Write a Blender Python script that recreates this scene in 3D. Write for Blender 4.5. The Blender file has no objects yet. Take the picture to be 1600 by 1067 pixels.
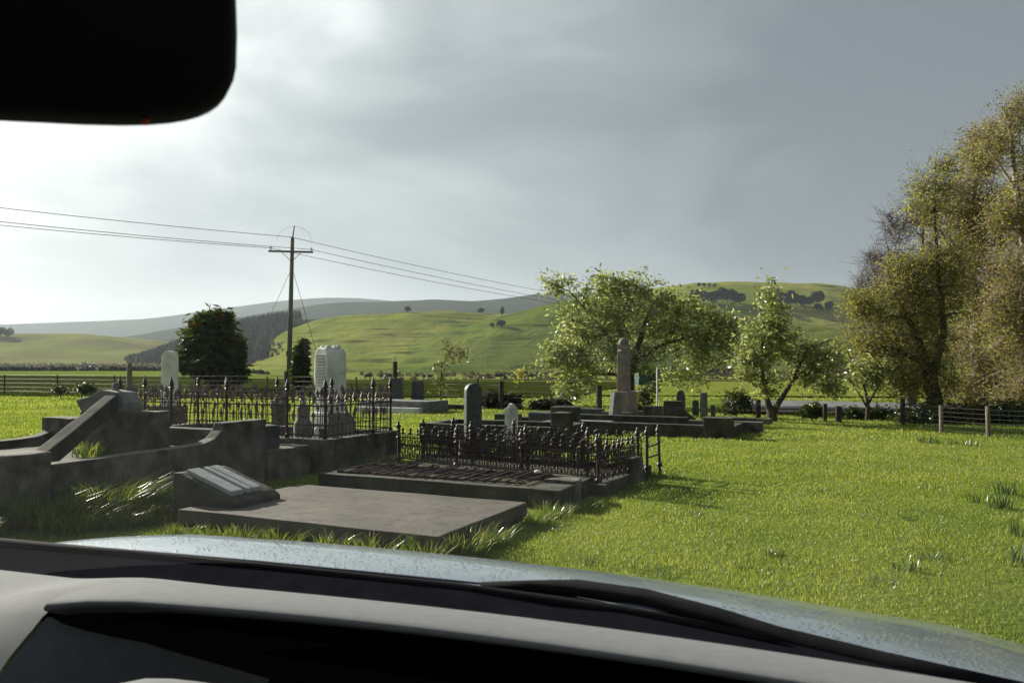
import bpy, bmesh, math, random
import numpy as np
from mathutils import Vector, Matrix, noise as mnoise
R = math.radians
PI = math.pi
scene = bpy.context.scene
C = scene.collection

# ------------------------------------------------------------------ camera
F = 1225.0                      # focal length in pixels of the 1600 px wide photograph
CAMZ = 1.35
PITCH = math.atan(38.5 / F)
cam_d = bpy.data.cameras.new('camera')
cam = bpy.data.objects.new('camera', cam_d)
C.objects.link(cam)
cam.location = (0, 0, CAMZ)
cam.rotation_euler = (PI / 2 + PITCH, 0, 0)
cam_d.sensor_width = 36.0
cam_d.lens = F / 1600 * 36.0
cam_d.clip_start = 0.02
cam_d.clip_end = 20000
cam_d.dof.use_dof = True
cam_d.dof.focus_distance = 12.0
cam_d.dof.aperture_fstop = 15.0
scene.camera = cam

# ------------------------------------------------------------------ sky and sun
SUN_AZ = R(-50)                 # left of the view axis (+Y)
SUN_EL = R(23)
sun_dir = Vector((math.sin(SUN_AZ) * math.cos(SUN_EL), math.cos(SUN_AZ) * math.cos(SUN_EL), math.sin(SUN_EL)))
world = bpy.data.worlds.new('World')
scene.world = world
world.use_nodes = True
nt = world.node_tree
nt.nodes.clear()
def wn(t, **k):
    n = nt.nodes.new(t)
    for a, b in k.items():
        setattr(n, a, b)
    return n
wo = wn('ShaderNodeOutputWorld')
bg = wn('ShaderNodeBackground')
sky = wn('ShaderNodeTexSky', sky_type='NISHITA', sun_disc=False)
sky.sun_elevation = SUN_EL
sky.sun_rotation = SUN_AZ
skys = wn('ShaderNodeVectorMath', operation='SCALE')
nt.links.new(sky.outputs[0], skys.inputs[0])
skys.inputs['Scale'].default_value = 0.05
tc = wn('ShaderNodeTexCoord')
dot = wn('ShaderNodeVectorMath', operation='DOT_PRODUCT')
nt.links.new(tc.outputs['Generated'], dot.inputs[0])
gl = Vector((math.sin(R(-34)) * math.cos(R(26)), math.cos(R(-34)) * math.cos(R(26)), math.sin(R(26))))
dot.inputs[1].default_value = gl
ac = wn('ShaderNodeMath', operation='ARCCOSINE')
nt.links.new(dot.outputs['Value'], ac.inputs[0])
mp = wn('ShaderNodeMapping')
mp.inputs['Scale'].default_value = (1.0, 1.0, 2.4)
nt.links.new(tc.outputs['Generated'], mp.inputs[0])
nz = wn('ShaderNodeTexNoise')
nz.inputs['Scale'].default_value = 2.3
nz.inputs['Detail'].default_value = 9
nz.inputs['Roughness'].default_value = 0.50
nz.inputs['Distortion'].default_value = 0.5
nt.links.new(mp.outputs[0], nz.inputs['Vector'])
# angle + noise -> 0..1
nadd = wn('ShaderNodeMath', operation='MULTIPLY_ADD')
nt.links.new(nz.outputs['Fac'], nadd.inputs[0])
nadd.inputs[1].default_value = 1.05
nt.links.new(ac.outputs[0], nadd.inputs[2])
mr = wn('ShaderNodeMapRange')
mr.inputs['From Min'].default_value = 0.40
mr.inputs['From Max'].default_value = 2.35
nt.links.new(nadd.outputs[0], mr.inputs['Value'])
ramp = wn('ShaderNodeValToRGB')
cr = ramp.color_ramp
cr.elements[0].position = 0.0
cr.elements[0].color = (0.95, 0.96, 0.93, 1)
cr.elements[1].position = 1.0
cr.elements[1].color = (0.105, 0.118, 0.132, 1)
for p, c in ((0.13, (0.66, 0.68, 0.67)), (0.25, (0.36, 0.387, 0.39)), (0.38, (0.20, 0.226, 0.24)), (0.54, (0.122, 0.143, 0.16))):
    e = cr.elements.new(p)
    e.color = (*c, 1)
nt.links.new(mr.outputs[0], ramp.inputs[0])
mixs = wn('ShaderNodeMixRGB')
mixs.inputs[0].default_value = 0.93
nt.links.new(skys.outputs[0], mixs.inputs[1])
nt.links.new(ramp.outputs[0], mixs.inputs[2])
nt.links.new(mixs.outputs[0], bg.inputs['Color'])
bg.inputs['Strength'].default_value = 0.88
nt.links.new(bg.outputs[0], wo.inputs['Surface'])

sd = bpy.data.lights.new('sun', 'SUN')
sd.energy = 5.0
sd.angle = R(0.6)
sd.color = (1.0, 0.93, 0.80)
sun = bpy.data.objects.new('sun', sd)
C.objects.link(sun)
sun.rotation_euler = (-sun_dir).to_track_quat('-Z', 'Y').to_euler()
sun.location = (-20, 20, 30)
scene.view_settings.view_transform = 'Standard'
scene.view_settings.look = 'None'
scene.view_settings.gamma = 1
scene.view_settings.use_curve_mapping = False
scene.view_settings.exposure = 1.05

# ------------------------------------------------------------------ measuring helpers
def ray(px, py):
    x = (px - 800) / F
    y = (533.5 - py) / F
    c, s = math.cos(PITCH), math.sin(PITCH)
    return Vector((x, c - y * s, s + y * c))
def P(px, py, d):               # the point seen at a pixel at distance d along +Y
    r = ray(px, py)
    return Vector((0, 0, CAMZ)) + r * (d / r.y)
def G(px, py, z=0.0):           # the point seen at a pixel at height z
    r = ray(px, py)
    return Vector((0, 0, CAMZ)) + r * ((z - CAMZ) / r.z)
PHI = R(25)                     # the graves stand in rows turned 25 degrees
E1 = Vector((math.cos(PHI), -math.sin(PHI), 0))
E2 = Vector((math.sin(PHI), math.cos(PHI), 0))
def E(a, b, z=0.0):
    return E1 * a + E2 * b + Vector((0, 0, z))
def gznp(x, y):                 # height of the land: level on the left, sinking gently towards the far field
    t = np.clip((np.hypot(x, y) - 45) / 205, 0, 1)
    k = np.clip((x / np.maximum(y, 1.0) + 0.42) / 0.25, 0, 1); k = k * k * (3 - 2 * k)
    k = np.where(y > 1.0, k, np.where(x < 0, 0.0, 1.0))
    return -2.5 * t * t * (3 - 2 * t) * k
def gz(x, y):
    return float(gznp(np.array(float(x)), np.array(float(y))))
_rs = np.random.RandomState(5)
_tab = _rs.rand(256, 256)
def vnoise(x, y):
    xi = np.floor(x).astype(int); yi = np.floor(y).astype(int)
    fx = x - xi; fy = y - yi
    fx = fx * fx * (3 - 2 * fx); fy = fy * fy * (3 - 2 * fy)
    a = _tab[xi % 256, yi % 256]; b = _tab[(xi + 1) % 256, yi % 256]
    c = _tab[xi % 256, (yi + 1) % 256]; d = _tab[(xi + 1) % 256, (yi + 1) % 256]
    return (a * (1 - fx) + b * fx) * (1 - fy) + (c * (1 - fx) + d * fx) * fy
def fbm(x, y, o=4):
    s = 0; a = 0.5
    for i in range(o):
        s = s + a * vnoise(x + 17.3 * i, y + 9.1 * i); x = x * 2.03; y = y * 2.03; a *= 0.5
    return s

# ------------------------------------------------------------------ materials
def newmat(name):
    m = bpy.data.materials.new(name)
    m.use_nodes = True
    m.node_tree.nodes.clear()
    n = m.node_tree.nodes
    o = n.new('ShaderNodeOutputMaterial')
    return m, n, m.node_tree.links, o
def noisecol(n, l, cols, scale, detail=5, rough=0.6, coord='Object', stretch=(1, 1, 1), lo=0.3, hi=0.7):
    if coord == 'World':
        g = n.new('ShaderNodeNewGeometry'); src = g.outputs['Position']
    else:
        g = n.new('ShaderNodeTexCoord'); src = g.outputs[coord]
    mpn = n.new('ShaderNodeMapping'); mpn.inputs['Scale'].default_value = stretch
    l.new(src, mpn.inputs[0])
    t = n.new('ShaderNodeTexNoise')
    t.inputs['Scale'].default_value = scale; t.inputs['Detail'].default_value = detail; t.inputs['Roughness'].default_value = rough
    l.new(mpn.outputs[0], t.inputs['Vector'])
    r = n.new('ShaderNodeValToRGB')
    el = r.color_ramp.elements
    k = len(cols)
    el[0].position = lo; el[0].color = (*cols[0], 1)
    el[1].position = hi; el[1].color = (*cols[-1], 1)
    for i in range(1, k - 1):
        e = el.new(lo + (hi - lo) * i / (k - 1)); e.color = (*cols[i], 1)
    l.new(t.outputs['Fac'], r.inputs[0])
    return r.outputs[0], mpn.outputs[0]
def solid(name, cols, scale=6, rough=0.8, bump=0.3, bscale=40, bdist=0.01, metal=0.0, coord='World', spec=0.3, spots=None, stretch=(1, 1, 1), coat=0):
    m, n, l, o = newmat(name)
    p = n.new('ShaderNodeBsdfPrincipled')
    col, vec = noisecol(n, l, cols, scale, coord=coord, stretch=stretch)
    if spots:                   # lichen, rust or stain patches
        sc, c2, lo, hi = spots
        t = n.new('ShaderNodeTexNoise'); t.inputs['Scale'].default_value = sc; t.inputs['Detail'].default_value = 6; t.inputs['Roughness'].default_value = 0.7
        l.new(vec, t.inputs['Vector'])
        mm = n.new('ShaderNodeMapRange'); mm.inputs['From Min'].default_value = lo; mm.inputs['From Max'].default_value = hi
        l.new(t.outputs['Fac'], mm.inputs['Value'])
        mx = n.new('ShaderNodeMixRGB'); l.new(mm.outputs[0], mx.inputs[0]); l.new(col, mx.inputs[1]); mx.inputs[2].default_value = (*c2, 1)
        col = mx.outputs[0]
    l.new(col, p.inputs['Base Color'])
    p.inputs['Roughness'].default_value = rough; p.inputs['Metallic'].default_value = metal
    p.inputs['Specular IOR Level'].default_value = spec
    if coat:
        p.inputs['Coat Weight'].default_value = coat; p.inputs['Coat Roughness'].default_value = 0.06
    if bump:
        t = n.new('ShaderNodeTexNoise'); t.inputs['Scale'].default_value = bscale; t.inputs['Detail'].default_value = 6
        l.new(vec, t.inputs['Vector'])
        b = n.new('ShaderNodeBump'); b.inputs['Strength'].default_value = bump; b.inputs['Distance'].default_value = bdist
        l.new(t.outputs['Fac'], b.inputs['Height']); l.new(b.outputs[0], p.inputs['Normal'])
    l.new(p.outputs[0], o.inputs[0])
    return m
def leafmat(name, cols, trans=0.45, tcol=None, rough=0.5, spec=0.3):
    m, n, l, o = newmat(name)
    g = n.new('ShaderNodeNewGeometry')
    r = n.new('ShaderNodeValToRGB'); el = r.color_ramp.elements
    el[0].color = (*cols[0], 1); el[1].color = (*cols[-1], 1)
    for i in range(1, len(cols) - 1):
        e = el.new(i / (len(cols) - 1)); e.color = (*cols[i], 1)
    l.new(g.outputs['Random Per Island'], r.inputs[0])
    p = n.new('ShaderNodeBsdfPrincipled'); p.inputs['Roughness'].default_value = rough
    p.inputs['Specular IOR Level'].default_value = spec
    l.new(r.outputs[0], p.inputs['Base Color'])
    t = n.new('ShaderNodeBsdfTranslucent')
    mx = n.new('ShaderNodeMixRGB'); mx.blend_type = 'MULTIPLY'; mx.inputs[0].default_value = 1
    l.new(r.outputs[0], mx.inputs[1]); mx.inputs[2].default_value = (*(tcol or (1.5, 1.4, 0.6)), 1)
    l.new(mx.outputs[0], t.inputs['Color'])
    s = n.new('ShaderNodeMixShader'); s.inputs[0].default_value = trans
    l.new(p.outputs[0], s.inputs[1]); l.new(t.outputs[0], s.inputs[2]); l.new(s.outputs[0], o.inputs[0])
    return m
M = {}
M['concrete'] = solid('weathered_concrete', [(0.07, 0.066, 0.055), (0.14, 0.132, 0.112), (0.21, 0.198, 0.17)], 5, 0.9, 0.5, 45, 0.008, spots=(3.2, (0.045, 0.047, 0.032), 0.45, 0.62))
M['concrete_dark'] = solid('mossy_and_shadowed_concrete', [(0.028, 0.028, 0.022), (0.062, 0.059, 0.048), (0.115, 0.108, 0.09)], 4, 0.92, 0.5, 40, 0.008, spots=(7, (0.05, 0.065, 0.025), 0.52, 0.7))
M['ledger'] = solid('slab_concrete', [(0.075, 0.066, 0.055), (0.108, 0.096, 0.08), (0.14, 0.126, 0.106)], 2.0, 0.85, 0.4, 70, 0.006, spots=(9, (0.05, 0.046, 0.035), 0.5, 0.7))
M['granite'] = solid('dark_granite', [(0.035, 0.04, 0.042), (0.07, 0.075, 0.078), (0.12, 0.125, 0.125)], 30, 0.55, 0.15, 120, 0.002, spots=(6, (0.12, 0.13, 0.10), 0.6, 0.75))
M['greystone'] = solid('grey_stone', [(0.10, 0.105, 0.10), (0.18, 0.185, 0.175), (0.25, 0.25, 0.23)], 6, 0.85, 0.3, 60, 0.005, spots=(8, (0.30, 0.29, 0.22), 0.58, 0.72))
M['marble'] = solid('white_marble', [(0.50, 0.51, 0.50), (0.66, 0.67, 0.65), (0.74, 0.74, 0.71)], 4, 0.6, 0.2, 50, 0.004, spots=(7, (0.34, 0.34, 0.30), 0.55, 0.78))
M['redstone'] = solid('red_granite', [(0.15, 0.115, 0.10), (0.22, 0.175, 0.155), (0.28, 0.235, 0.21)], 9, 0.6, 0.2, 80, 0.003)
M['tablet'] = solid('pale_tablet', [(0.24, 0.265, 0.26), (0.35, 0.375, 0.365), (0.42, 0.44, 0.42)], 8, 0.6, 0.2, 60, 0.003, spots=(10, (0.2, 0.21, 0.18), 0.58, 0.75))
M['iron'] = solid('rusty_iron', [(0.020, 0.014, 0.013), (0.045, 0.030, 0.028), (0.10, 0.060, 0.05)], 14, 0.55, 0.5, 150, 0.003, spec=0.5)
M['iron_grey'] = solid('backlit_iron', [(0.07, 0.045, 0.042), (0.15, 0.105, 0.10), (0.25, 0.205, 0.195)], 16, 0.6, 0.5, 150, 0.003, spec=0.5)  # rusty iron lightened: light from behind is put into the colour
M['rust'] = solid('brown_rust', [(0.035, 0.02, 0.018), (0.07, 0.04, 0.034), (0.13, 0.085, 0.07)], 18, 0.7, 0.5, 150, 0.003)
M['ink'] = solid('lettering_grey', [(0.22, 0.22, 0.21), (0.3, 0.3, 0.29)], 9, 0.8, 0)
M['wood'] = solid('weathered_timber', [(0.10, 0.08, 0.06), (0.19, 0.16, 0.125), (0.27, 0.235, 0.19)], 5, 0.9, 0.6, 30, 0.01, stretch=(6, 6, 0.6))
M['wood_dark'] = solid('dark_timber', [(0.025, 0.02, 0.016), (0.055, 0.045, 0.035), (0.09, 0.075, 0.06)], 5, 0.9, 0.6, 30, 0.01, stretch=(6, 6, 0.6))
M['pole'] = solid('utility_pole_timber', [(0.14, 0.13, 0.11), (0.21, 0.195, 0.165), (0.28, 0.265, 0.23)], 3, 0.9, 0.4, 30, 0.01, stretch=(5, 5, 0.3))
M['wire'] = solid('wire_steel', [(0.10, 0.10, 0.10), (0.15, 0.15, 0.15)], 9, 0.5, 0)
M['cable'] = solid('cable_black', [(0.03, 0.03, 0.032), (0.05, 0.05, 0.05)], 9, 0.7, 0)
M['white'] = solid('white_paint', [(0.66, 0.66, 0.64), (0.78, 0.78, 0.76)], 8, 0.6, 0.1)
M['porcelain'] = solid('insulator_ceramic', [(0.5, 0.5, 0.48), (0.6, 0.6, 0.58)], 8, 0.3, 0)
M['blue_sign'] = solid('sign_blue', [(0.015, 0.10, 0.16), (0.02, 0.13, 0.20)], 8, 0.5, 0)
M['shed'] = solid('green_sheet', [(0.02, 0.065, 0.05), (0.03, 0.085, 0.065)], 3, 0.6, 0.1)
M['bark'] = solid('tree_bark', [(0.035, 0.03, 0.025), (0.075, 0.062, 0.05), (0.13, 0.11, 0.09)], 9, 0.95, 0.8, 30, 0.02, stretch=(1, 1, 0.35))
M['birch_bark'] = solid('birch_bark', [(0.07, 0.055, 0.045), (0.34, 0.29, 0.25), (0.55, 0.50, 0.45)], 5, 0.8, 0.4, 30, 0.01, stretch=(0.5, 0.5, 1.6))
M['twig'] = solid('purple_twig', [(0.08, 0.055, 0.05), (0.14, 0.10, 0.088)], 9, 0.9, 0)
M['asphalt'] = solid('asphalt', [(0.10, 0.10, 0.105), (0.145, 0.145, 0.15), (0.18, 0.18, 0.185)], 1.2, 0.85, 0.3, 60, 0.01)
M['gravelside'] = solid('dirt_bank', [(0.13, 0.085, 0.055), (0.22, 0.15, 0.10), (0.29, 0.22, 0.16)], 2.0, 0.95, 0.6, 20, 0.03)
M['earth'] = solid('grave_earth', [(0.03, 0.026, 0.018), (0.055, 0.05, 0.03), (0.06, 0.075, 0.025)], 7, 0.95, 0.7, 40, 0.03)
M['flower'] = solid('yellow_petal', [(0.65, 0.52, 0.18), (0.75, 0.66, 0.35)], 30, 0.6, 0)
M['red'] = solid('red_plastic', [(0.35, 0.03, 0.01), (0.4, 0.05, 0.02)], 30, 0.6, 0)
M['cow'] = solid('black_hide', [(0.012, 0.011, 0.01), (0.03, 0.026, 0.022)], 2, 0.8, 0)
M['sheep'] = solid('grey_wool', [(0.35, 0.33, 0.29), (0.45, 0.43, 0.38)], 5, 0.9, 0)
M['leaf_cherry'] = leafmat('cherry_leaf', [(0.11, 0.135, 0.05), (0.19, 0.225, 0.085), (0.27, 0.30, 0.125), (0.40, 0.41, 0.25)], 0.55, (1.35, 1.35, 0.8), 0.35, 0.5)
M['leaf_birch'] = leafmat('birch_leaf', [(0.17, 0.168, 0.06), (0.26, 0.245, 0.085), (0.31, 0.285, 0.10), (0.29, 0.24, 0.12)], 0.5, (1.2, 1.2, 0.75))
M['leaf_birch_green'] = leafmat('birch_leaf_green', [(0.19, 0.205, 0.055), (0.29, 0.295, 0.075), (0.36, 0.345, 0.10), (0.38, 0.34, 0.12)], 0.55, (1.25, 1.25, 0.65))
M['leaf_birch_brown'] = leafmat('birch_leaf_brown', [(0.16, 0.12, 0.075), (0.23, 0.18, 0.09), (0.28, 0.24, 0.09)], 0.45, (1.15, 1.1, 0.75))
M['leaf_pine'] = leafmat('conifer_needles', [(0.022, 0.045, 0.012), (0.05, 0.085, 0.02), (0.10, 0.125, 0.03)], 0.3, (1.3, 1.2, 0.5), 0.6)
M['leaf_gold'] = leafmat('golden_needles', [(0.20, 0.11, 0.025), (0.26, 0.15, 0.03), (0.10, 0.10, 0.02)], 0.4, (1.3, 1.1, 0.5), 0.7, 0.1)
M['leaf_sapling'] = leafmat('sapling_leaf', [(0.08, 0.10, 0.03), (0.13, 0.14, 0.045), (0.18, 0.17, 0.06)], 0.4, (1.2, 1.2, 0.7))
M['leaf_far'] = leafmat('far_tree_leaf', [(0.012, 0.022, 0.012), (0.022, 0.034, 0.018), (0.034, 0.045, 0.024)], 0.1, None, 0.9, 0.05)
M['leaf_shrub'] = leafmat('shrub_leaf', [(0.015, 0.03, 0.008), (0.035, 0.06, 0.014), (0.06, 0.09, 0.025), (0.09, 0.10, 0.035)], 0.3, (1.4, 1.3, 0.5), 0.4, 0.5)
M['leaf_hedge'] = leafmat('dry_hedge_leaf', [(0.04, 0.035, 0.015), (0.07, 0.065, 0.022), (0.12, 0.09, 0.045), (0.05, 0.06, 0.02)], 0.3)
M['leaf_scrub'] = leafmat('pale_scrub_leaf', [(0.07, 0.075, 0.05), (0.11, 0.105, 0.065), (0.17, 0.12, 0.085), (0.09, 0.10, 0.06)], 0.3)
M['blade'] = leafmat('grass_blade', [(0.115, 0.165, 0.03), (0.18, 0.238, 0.046), (0.245, 0.297, 0.07), (0.34, 0.365, 0.16)], 0.54, (1.45, 1.42, 0.62), 0.38, 0.45)
def patchy(m, lo=(0.72, 0.80, 0.8), hi=(1.22, 1.12, 1.15)):
    n = m.node_tree.nodes; l = m.node_tree.links
    rp_ = [x for x in n if x.type == 'VALTORGB'][0]; outs = [k.to_socket for k in rp_.outputs[0].links]
    c, v_ = noisecol(n, l, [lo, (1, 1, 1), hi], 0.8, 6, 0.62, 'World', (1, 1, 1), 0.36, 0.64)
    x = n.new('ShaderNodeMixRGB'); x.blend_type = 'MULTIPLY'; x.inputs[0].default_value = 1
    l.new(rp_.outputs[0], x.inputs[1]); l.new(c, x.inputs[2])
    for o_ in outs: l.new(x.outputs[0], o_)
patchy(M['blade'])
M['tuft'] = leafmat('long_grass_blade', [(0.045, 0.085, 0.016), (0.085, 0.14, 0.024), (0.13, 0.19, 0.045), (0.26, 0.27, 0.15)], 0.45, (1.5, 1.35, 0.5), 0.3, 0.55)
M['daff'] = leafmat('daffodil_leaf', [(0.03, 0.065, 0.022), (0.055, 0.10, 0.035), (0.09, 0.13, 0.06)], 0.35, (1.4, 1.3, 0.6), 0.3, 0.6)
M['flax'] = leafmat('dark_flax', [(0.022, 0.026, 0.015), (0.04, 0.045, 0.022), (0.06, 0.05, 0.03)], 0.15, None, 0.4, 0.5)

def groundmat(name, c1, c2, c3, s1, s2, bump=0.6, bsc=9.0, bd=0.06, stretch=(1, 1, 1), terrace=None):
    m, n, l, o = newmat(name)
    p = n.new('ShaderNodeBsdfPrincipled'); p.inputs['Roughness'].default_value = 1.0; p.inputs['Specular IOR Level'].default_value = 0.0
    ca, va = noisecol(n, l, [c1, c2], s1, 6, 0.65, 'World', stretch, 0.35, 0.65)
    cb, vb = noisecol(n, l, [(0, 0, 0), (1, 1, 1)], s2, 5, 0.6, 'World', stretch, 0.42, 0.72)
    mx = n.new('ShaderNodeMixRGB'); l.new(cb, mx.inputs[0]); l.new(ca, mx.inputs[1]); mx.inputs[2].default_value = (*c3, 1)
    col = mx.outputs[0]
    if terrace:                 # narrow sheep tracks following the contours, and patches of rank grass
        tcol, _ = noisecol(n, l, [(0, 0, 0), (1, 1, 1)], 1.0, 3, 0.55, 'World', (0.012, 0.012, terrace), 0.50, 0.60)
        pcol, _ = noisecol(n, l, [(0, 0, 0), (1, 1, 1)], 0.035, 4, 0.6, 'World', (1, 1, 1), 0.42, 0.62)
        ml = n.new('ShaderNodeMixRGB'); ml.blend_type = 'MULTIPLY'; ml.inputs[0].default_value = 1; l.new(tcol, ml.inputs[1]); l.new(pcol, ml.inputs[2])
        m2 = n.new('ShaderNodeMixRGB'); l.new(ml.outputs[0], m2.inputs[0]); l.new(col, m2.inputs[1]); m2.inputs[2].default_value = (c1[0] * 0.45, c1[1] * 0.45, c1[2] * 0.5, 1)
        col = m2.outputs[0]
    l.new(col, p.inputs['Base Color'])
    t = n.new('ShaderNodeTexNoise'); t.inputs['Scale'].default_value = bsc; t.inputs['Detail'].default_value = 8; t.inputs['Roughness'].default_value = 0.7
    l.new(va, t.inputs['Vector'])
    b = n.new('ShaderNodeBump'); b.inputs['Strength'].default_value = bump; b.inputs['Distance'].default_value = bd
    l.new(t.outputs['Fac'], b.inputs['Height']); l.new(b.outputs[0], p.inputs['Normal'])
    l.new(p.outputs[0], o.inputs[0])
    return m
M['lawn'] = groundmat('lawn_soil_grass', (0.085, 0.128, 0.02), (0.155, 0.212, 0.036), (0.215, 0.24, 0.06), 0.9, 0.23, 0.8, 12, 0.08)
M['paddock'] = groundmat('paddock_grass_cloud_shadow', (0.026, 0.038, 0.007), (0.038, 0.05, 0.009), (0.05, 0.055, 0.013), 0.05, 0.02, 0.8, 2, 0.3)  # cloud shadow over the paddock is put into this dark colour
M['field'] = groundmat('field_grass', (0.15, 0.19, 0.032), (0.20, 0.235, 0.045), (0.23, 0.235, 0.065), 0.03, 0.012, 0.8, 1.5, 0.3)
M['hill'] = groundmat('hill_grass_shaded', (0.075, 0.115, 0.021), (0.13, 0.178, 0.03), (0.20, 0.22, 0.05), 0.02, 0.008, 1.0, 0.1, 5, (1, 1, 1), 0.55)  # darker copy: the spur's shading is put into the grass colour
M['hill_lit'] = groundmat('hill_grass_sunlit', (0.155, 0.20, 0.03), (0.25, 0.285, 0.046), (0.34, 0.31, 0.085), 0.014, 0.007, 1.0, 0.1, 5.0, (1, 1, 1), 0.55)  # brighter copy: sunlight on the hill is put into the grass colour
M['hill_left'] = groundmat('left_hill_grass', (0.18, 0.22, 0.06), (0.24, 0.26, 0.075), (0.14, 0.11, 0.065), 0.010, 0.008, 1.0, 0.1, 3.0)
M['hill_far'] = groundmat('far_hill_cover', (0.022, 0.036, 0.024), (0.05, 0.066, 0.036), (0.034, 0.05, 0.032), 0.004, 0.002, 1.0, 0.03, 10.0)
M['scrub'] = groundmat('scrub_ground', (0.05, 0.06, 0.022), (0.10, 0.095, 0.04), (0.14, 0.10, 0.06), 0.05, 0.03, 1.0, 0.4, 1.0)

# ------------------------------------------------------------------ mesh helpers
class MB:
    def __init__(s):
        s.v = []; s.f = []
    def add(s, vs, fs):
        o = len(s.v); s.v += [tuple(v) for v in vs]; s.f += [tuple(i + o for i in f) for f in fs]; return s
    def box(s, x0, x1, y0, y1, z0, z1, taper=0.0):
        t = taper
        vs = [(x0, y0, z0), (x1, y0, z0), (x1, y1, z0), (x0, y1, z0), (x0 + t, y0 + t, z1), (x1 - t, y0 + t, z1), (x1 - t, y1 - t, z1), (x0 + t, y1 - t, z1)]
        return s.add(vs, [(3, 2, 1, 0), (4, 5, 6, 7), (0, 1, 5, 4), (1, 2, 6, 5), (2, 3, 7, 6), (3, 0, 4, 7)])
    def prism(s, poly, axis, a0, a1):
        """extrude a 2-d outline along axis 0/1/2"""
        n = len(poly)
        def q(p, a):
            return (a, p[0], p[1]) if axis == 0 else (p[0], a, p[1]) if axis == 1 else (p[0], p[1], a)
        vs = [q(p, a0) for p in poly] + [q(p, a1) for p in poly]
        fs = [tuple(range(n))[::-1], tuple(range(n, 2 * n))] + [(i, (i + 1) % n, n + (i + 1) % n, n + i) for i in range(n)]
        return s.add(vs, fs)
    def tube(s, pts, rad, n=6, cap=True):
        pts = [Vector(p) for p in pts]; k = len(pts)
        if not hasattr(rad, '__len__'):
            rad = [rad] * k
        vs = []
        ref = None
        for i in range(k):
            t = (pts[min(i + 1, k - 1)] - pts[max(i - 1, 0)])
            if t.length < 1e-9: t = Vector((0, 0, 1))
            t.normalize()
            if ref is None:
                ref = Vector((1, 0, 0)) if abs(t.x) < 0.8 else Vector((0, 1, 0))
            u = (ref - t * ref.dot(t)).normalized(); w = t.cross(u); ref = u
            for j in range(n):
                a = 2 * PI * j / n
                vs.append(pts[i] + (u * math.cos(a) + w * math.sin(a)) * rad[i])
        fs = [(i * n + j, i * n + (j + 1) % n, (i + 1) * n + (j + 1) % n, (i + 1) * n + j) for i in range(k - 1) for j in range(n)]
        if cap:
            fs += [tuple(range(n))[::-1], tuple(range((k - 1) * n, k * n))]
        return s.add(vs, fs)
    def lathe(s, prof, c=(0, 0, 0), n=10):
        vs = []; k = len(prof)
        for r, z in prof:
            for j in range(n):
                a = 2 * PI * j / n
                vs.append((c[0] + r * math.cos(a), c[1] + r * math.sin(a), c[2] + z))
        fs = [(i * n + j, i * n + (j + 1) % n, (i + 1) * n + (j + 1) % n, (i + 1) * n + j) for i in range(k - 1) for j in range(n)]
        fs += [tuple(range(n))[::-1], tuple(range((k - 1) * n, k * n))]
        return s.add(vs, fs)
    def ring(s, c, r, t, axis='y', n=12, m=5, a0=0, a1=2 * PI):
        pts = []
        for i in range(n + 1):
            a = a0 + (a1 - a0) * i / n
            x, z = r * math.cos(a), r * math.sin(a)
            pts.append((c[0] + x, c[1], c[2] + z) if axis == 'y' else (c[0], c[1] + x, c[2] + z))
        return s.tube(pts, t, m)
    def mesh(s, name):
        me = bpy.data.meshes.new(name); me.from_pydata(s.v, [], s.f); me.update(); return me
    def build(s, name, mat, parent=None, smooth=False, bevel=0.0, rough=0.0):
        me = s.mesh(name)
        if bevel or rough:
            bm = bmesh.new(); bm.from_mesh(me)
            bmesh.ops.recalc_face_normals(bm, faces=bm.faces)
            if bevel:
                bmesh.ops.bevel(bm, geom=list(bm.edges), offset=bevel, segments=2, affect='EDGES', profile=0.6, clamp_overlap=True)
            if rough:
                for lim in (0.35, 0.16):
                    el_ = [e for e in bm.edges if e.calc_length() > lim]
                    if el_: bmesh.ops.subdivide_edges(bm, edges=el_, cuts=2, use_grid_fill=True)
                for v in bm.verts:
                    v.co += Vector(mnoise.noise_vector(v.co * 3.0)) * rough + Vector(mnoise.noise_vector(v.co * 17.0)) * rough * 0.55
            bm.to_mesh(me); bm.free()
        return link(name, me, mat, parent, smooth)
def link(name, me, mat, parent=None, smooth=False):
    if mat is not None and not me.materials:
        me.materials.append(M[mat] if isinstance(mat, str) else mat)
    o = bpy.data.objects.new(name, me)
    C.objects.link(o)
    if parent is not None: o.parent = parent
    if smooth:
        me.polygons.foreach_set('use_smooth', [True] * len(me.polygons))
    return o
def npmesh(name, v, quads=None, tris=None):
    me = bpy.data.meshes.new(name)
    v = np.asarray(v, dtype=np.float32)
    nq = 0 if quads is None else len(quads); ntr = 0 if tris is None else len(tris)
    me.vertices.add(len(v)); me.vertices.foreach_set('co', v.ravel())
    li = []
    if nq: li.append(np.asarray(quads).ravel())
    if ntr: li.append(np.asarray(tris).ravel())
    li = np.concatenate(li).astype(np.int32)
    me.loops.add(len(li)); me.loops.foreach_set('vertex_index', li)
    tot = np.concatenate([np.full(nq, 4), np.full(ntr, 3)]).astype(np.int32)
    st = np.concatenate([[0], np.cumsum(tot)[:-1]]).astype(np.int32)
    me.polygons.add(nq + ntr); me.polygons.foreach_set('loop_start', st); me.polygons.foreach_set('loop_total', tot)
    me.update(calc_edges=True)
    return me
def tag(o, label, cat=None, group=None, kind=None):
    o['label'] = label
    if cat: o['category'] = cat
    if group: o['group'] = group
    if kind: o['kind'] = kind
    return o
def thing(name, label, cat, loc=(0, 0, 0), rz=0.0, group=None):
    o = bpy.data.objects.new(name, None)
    o.empty_display_size = 0.2
    C.objects.link(o); o.location = loc; o.rotation_euler = (0, 0, rz)
    return tag(o, label, cat, group)
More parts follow.
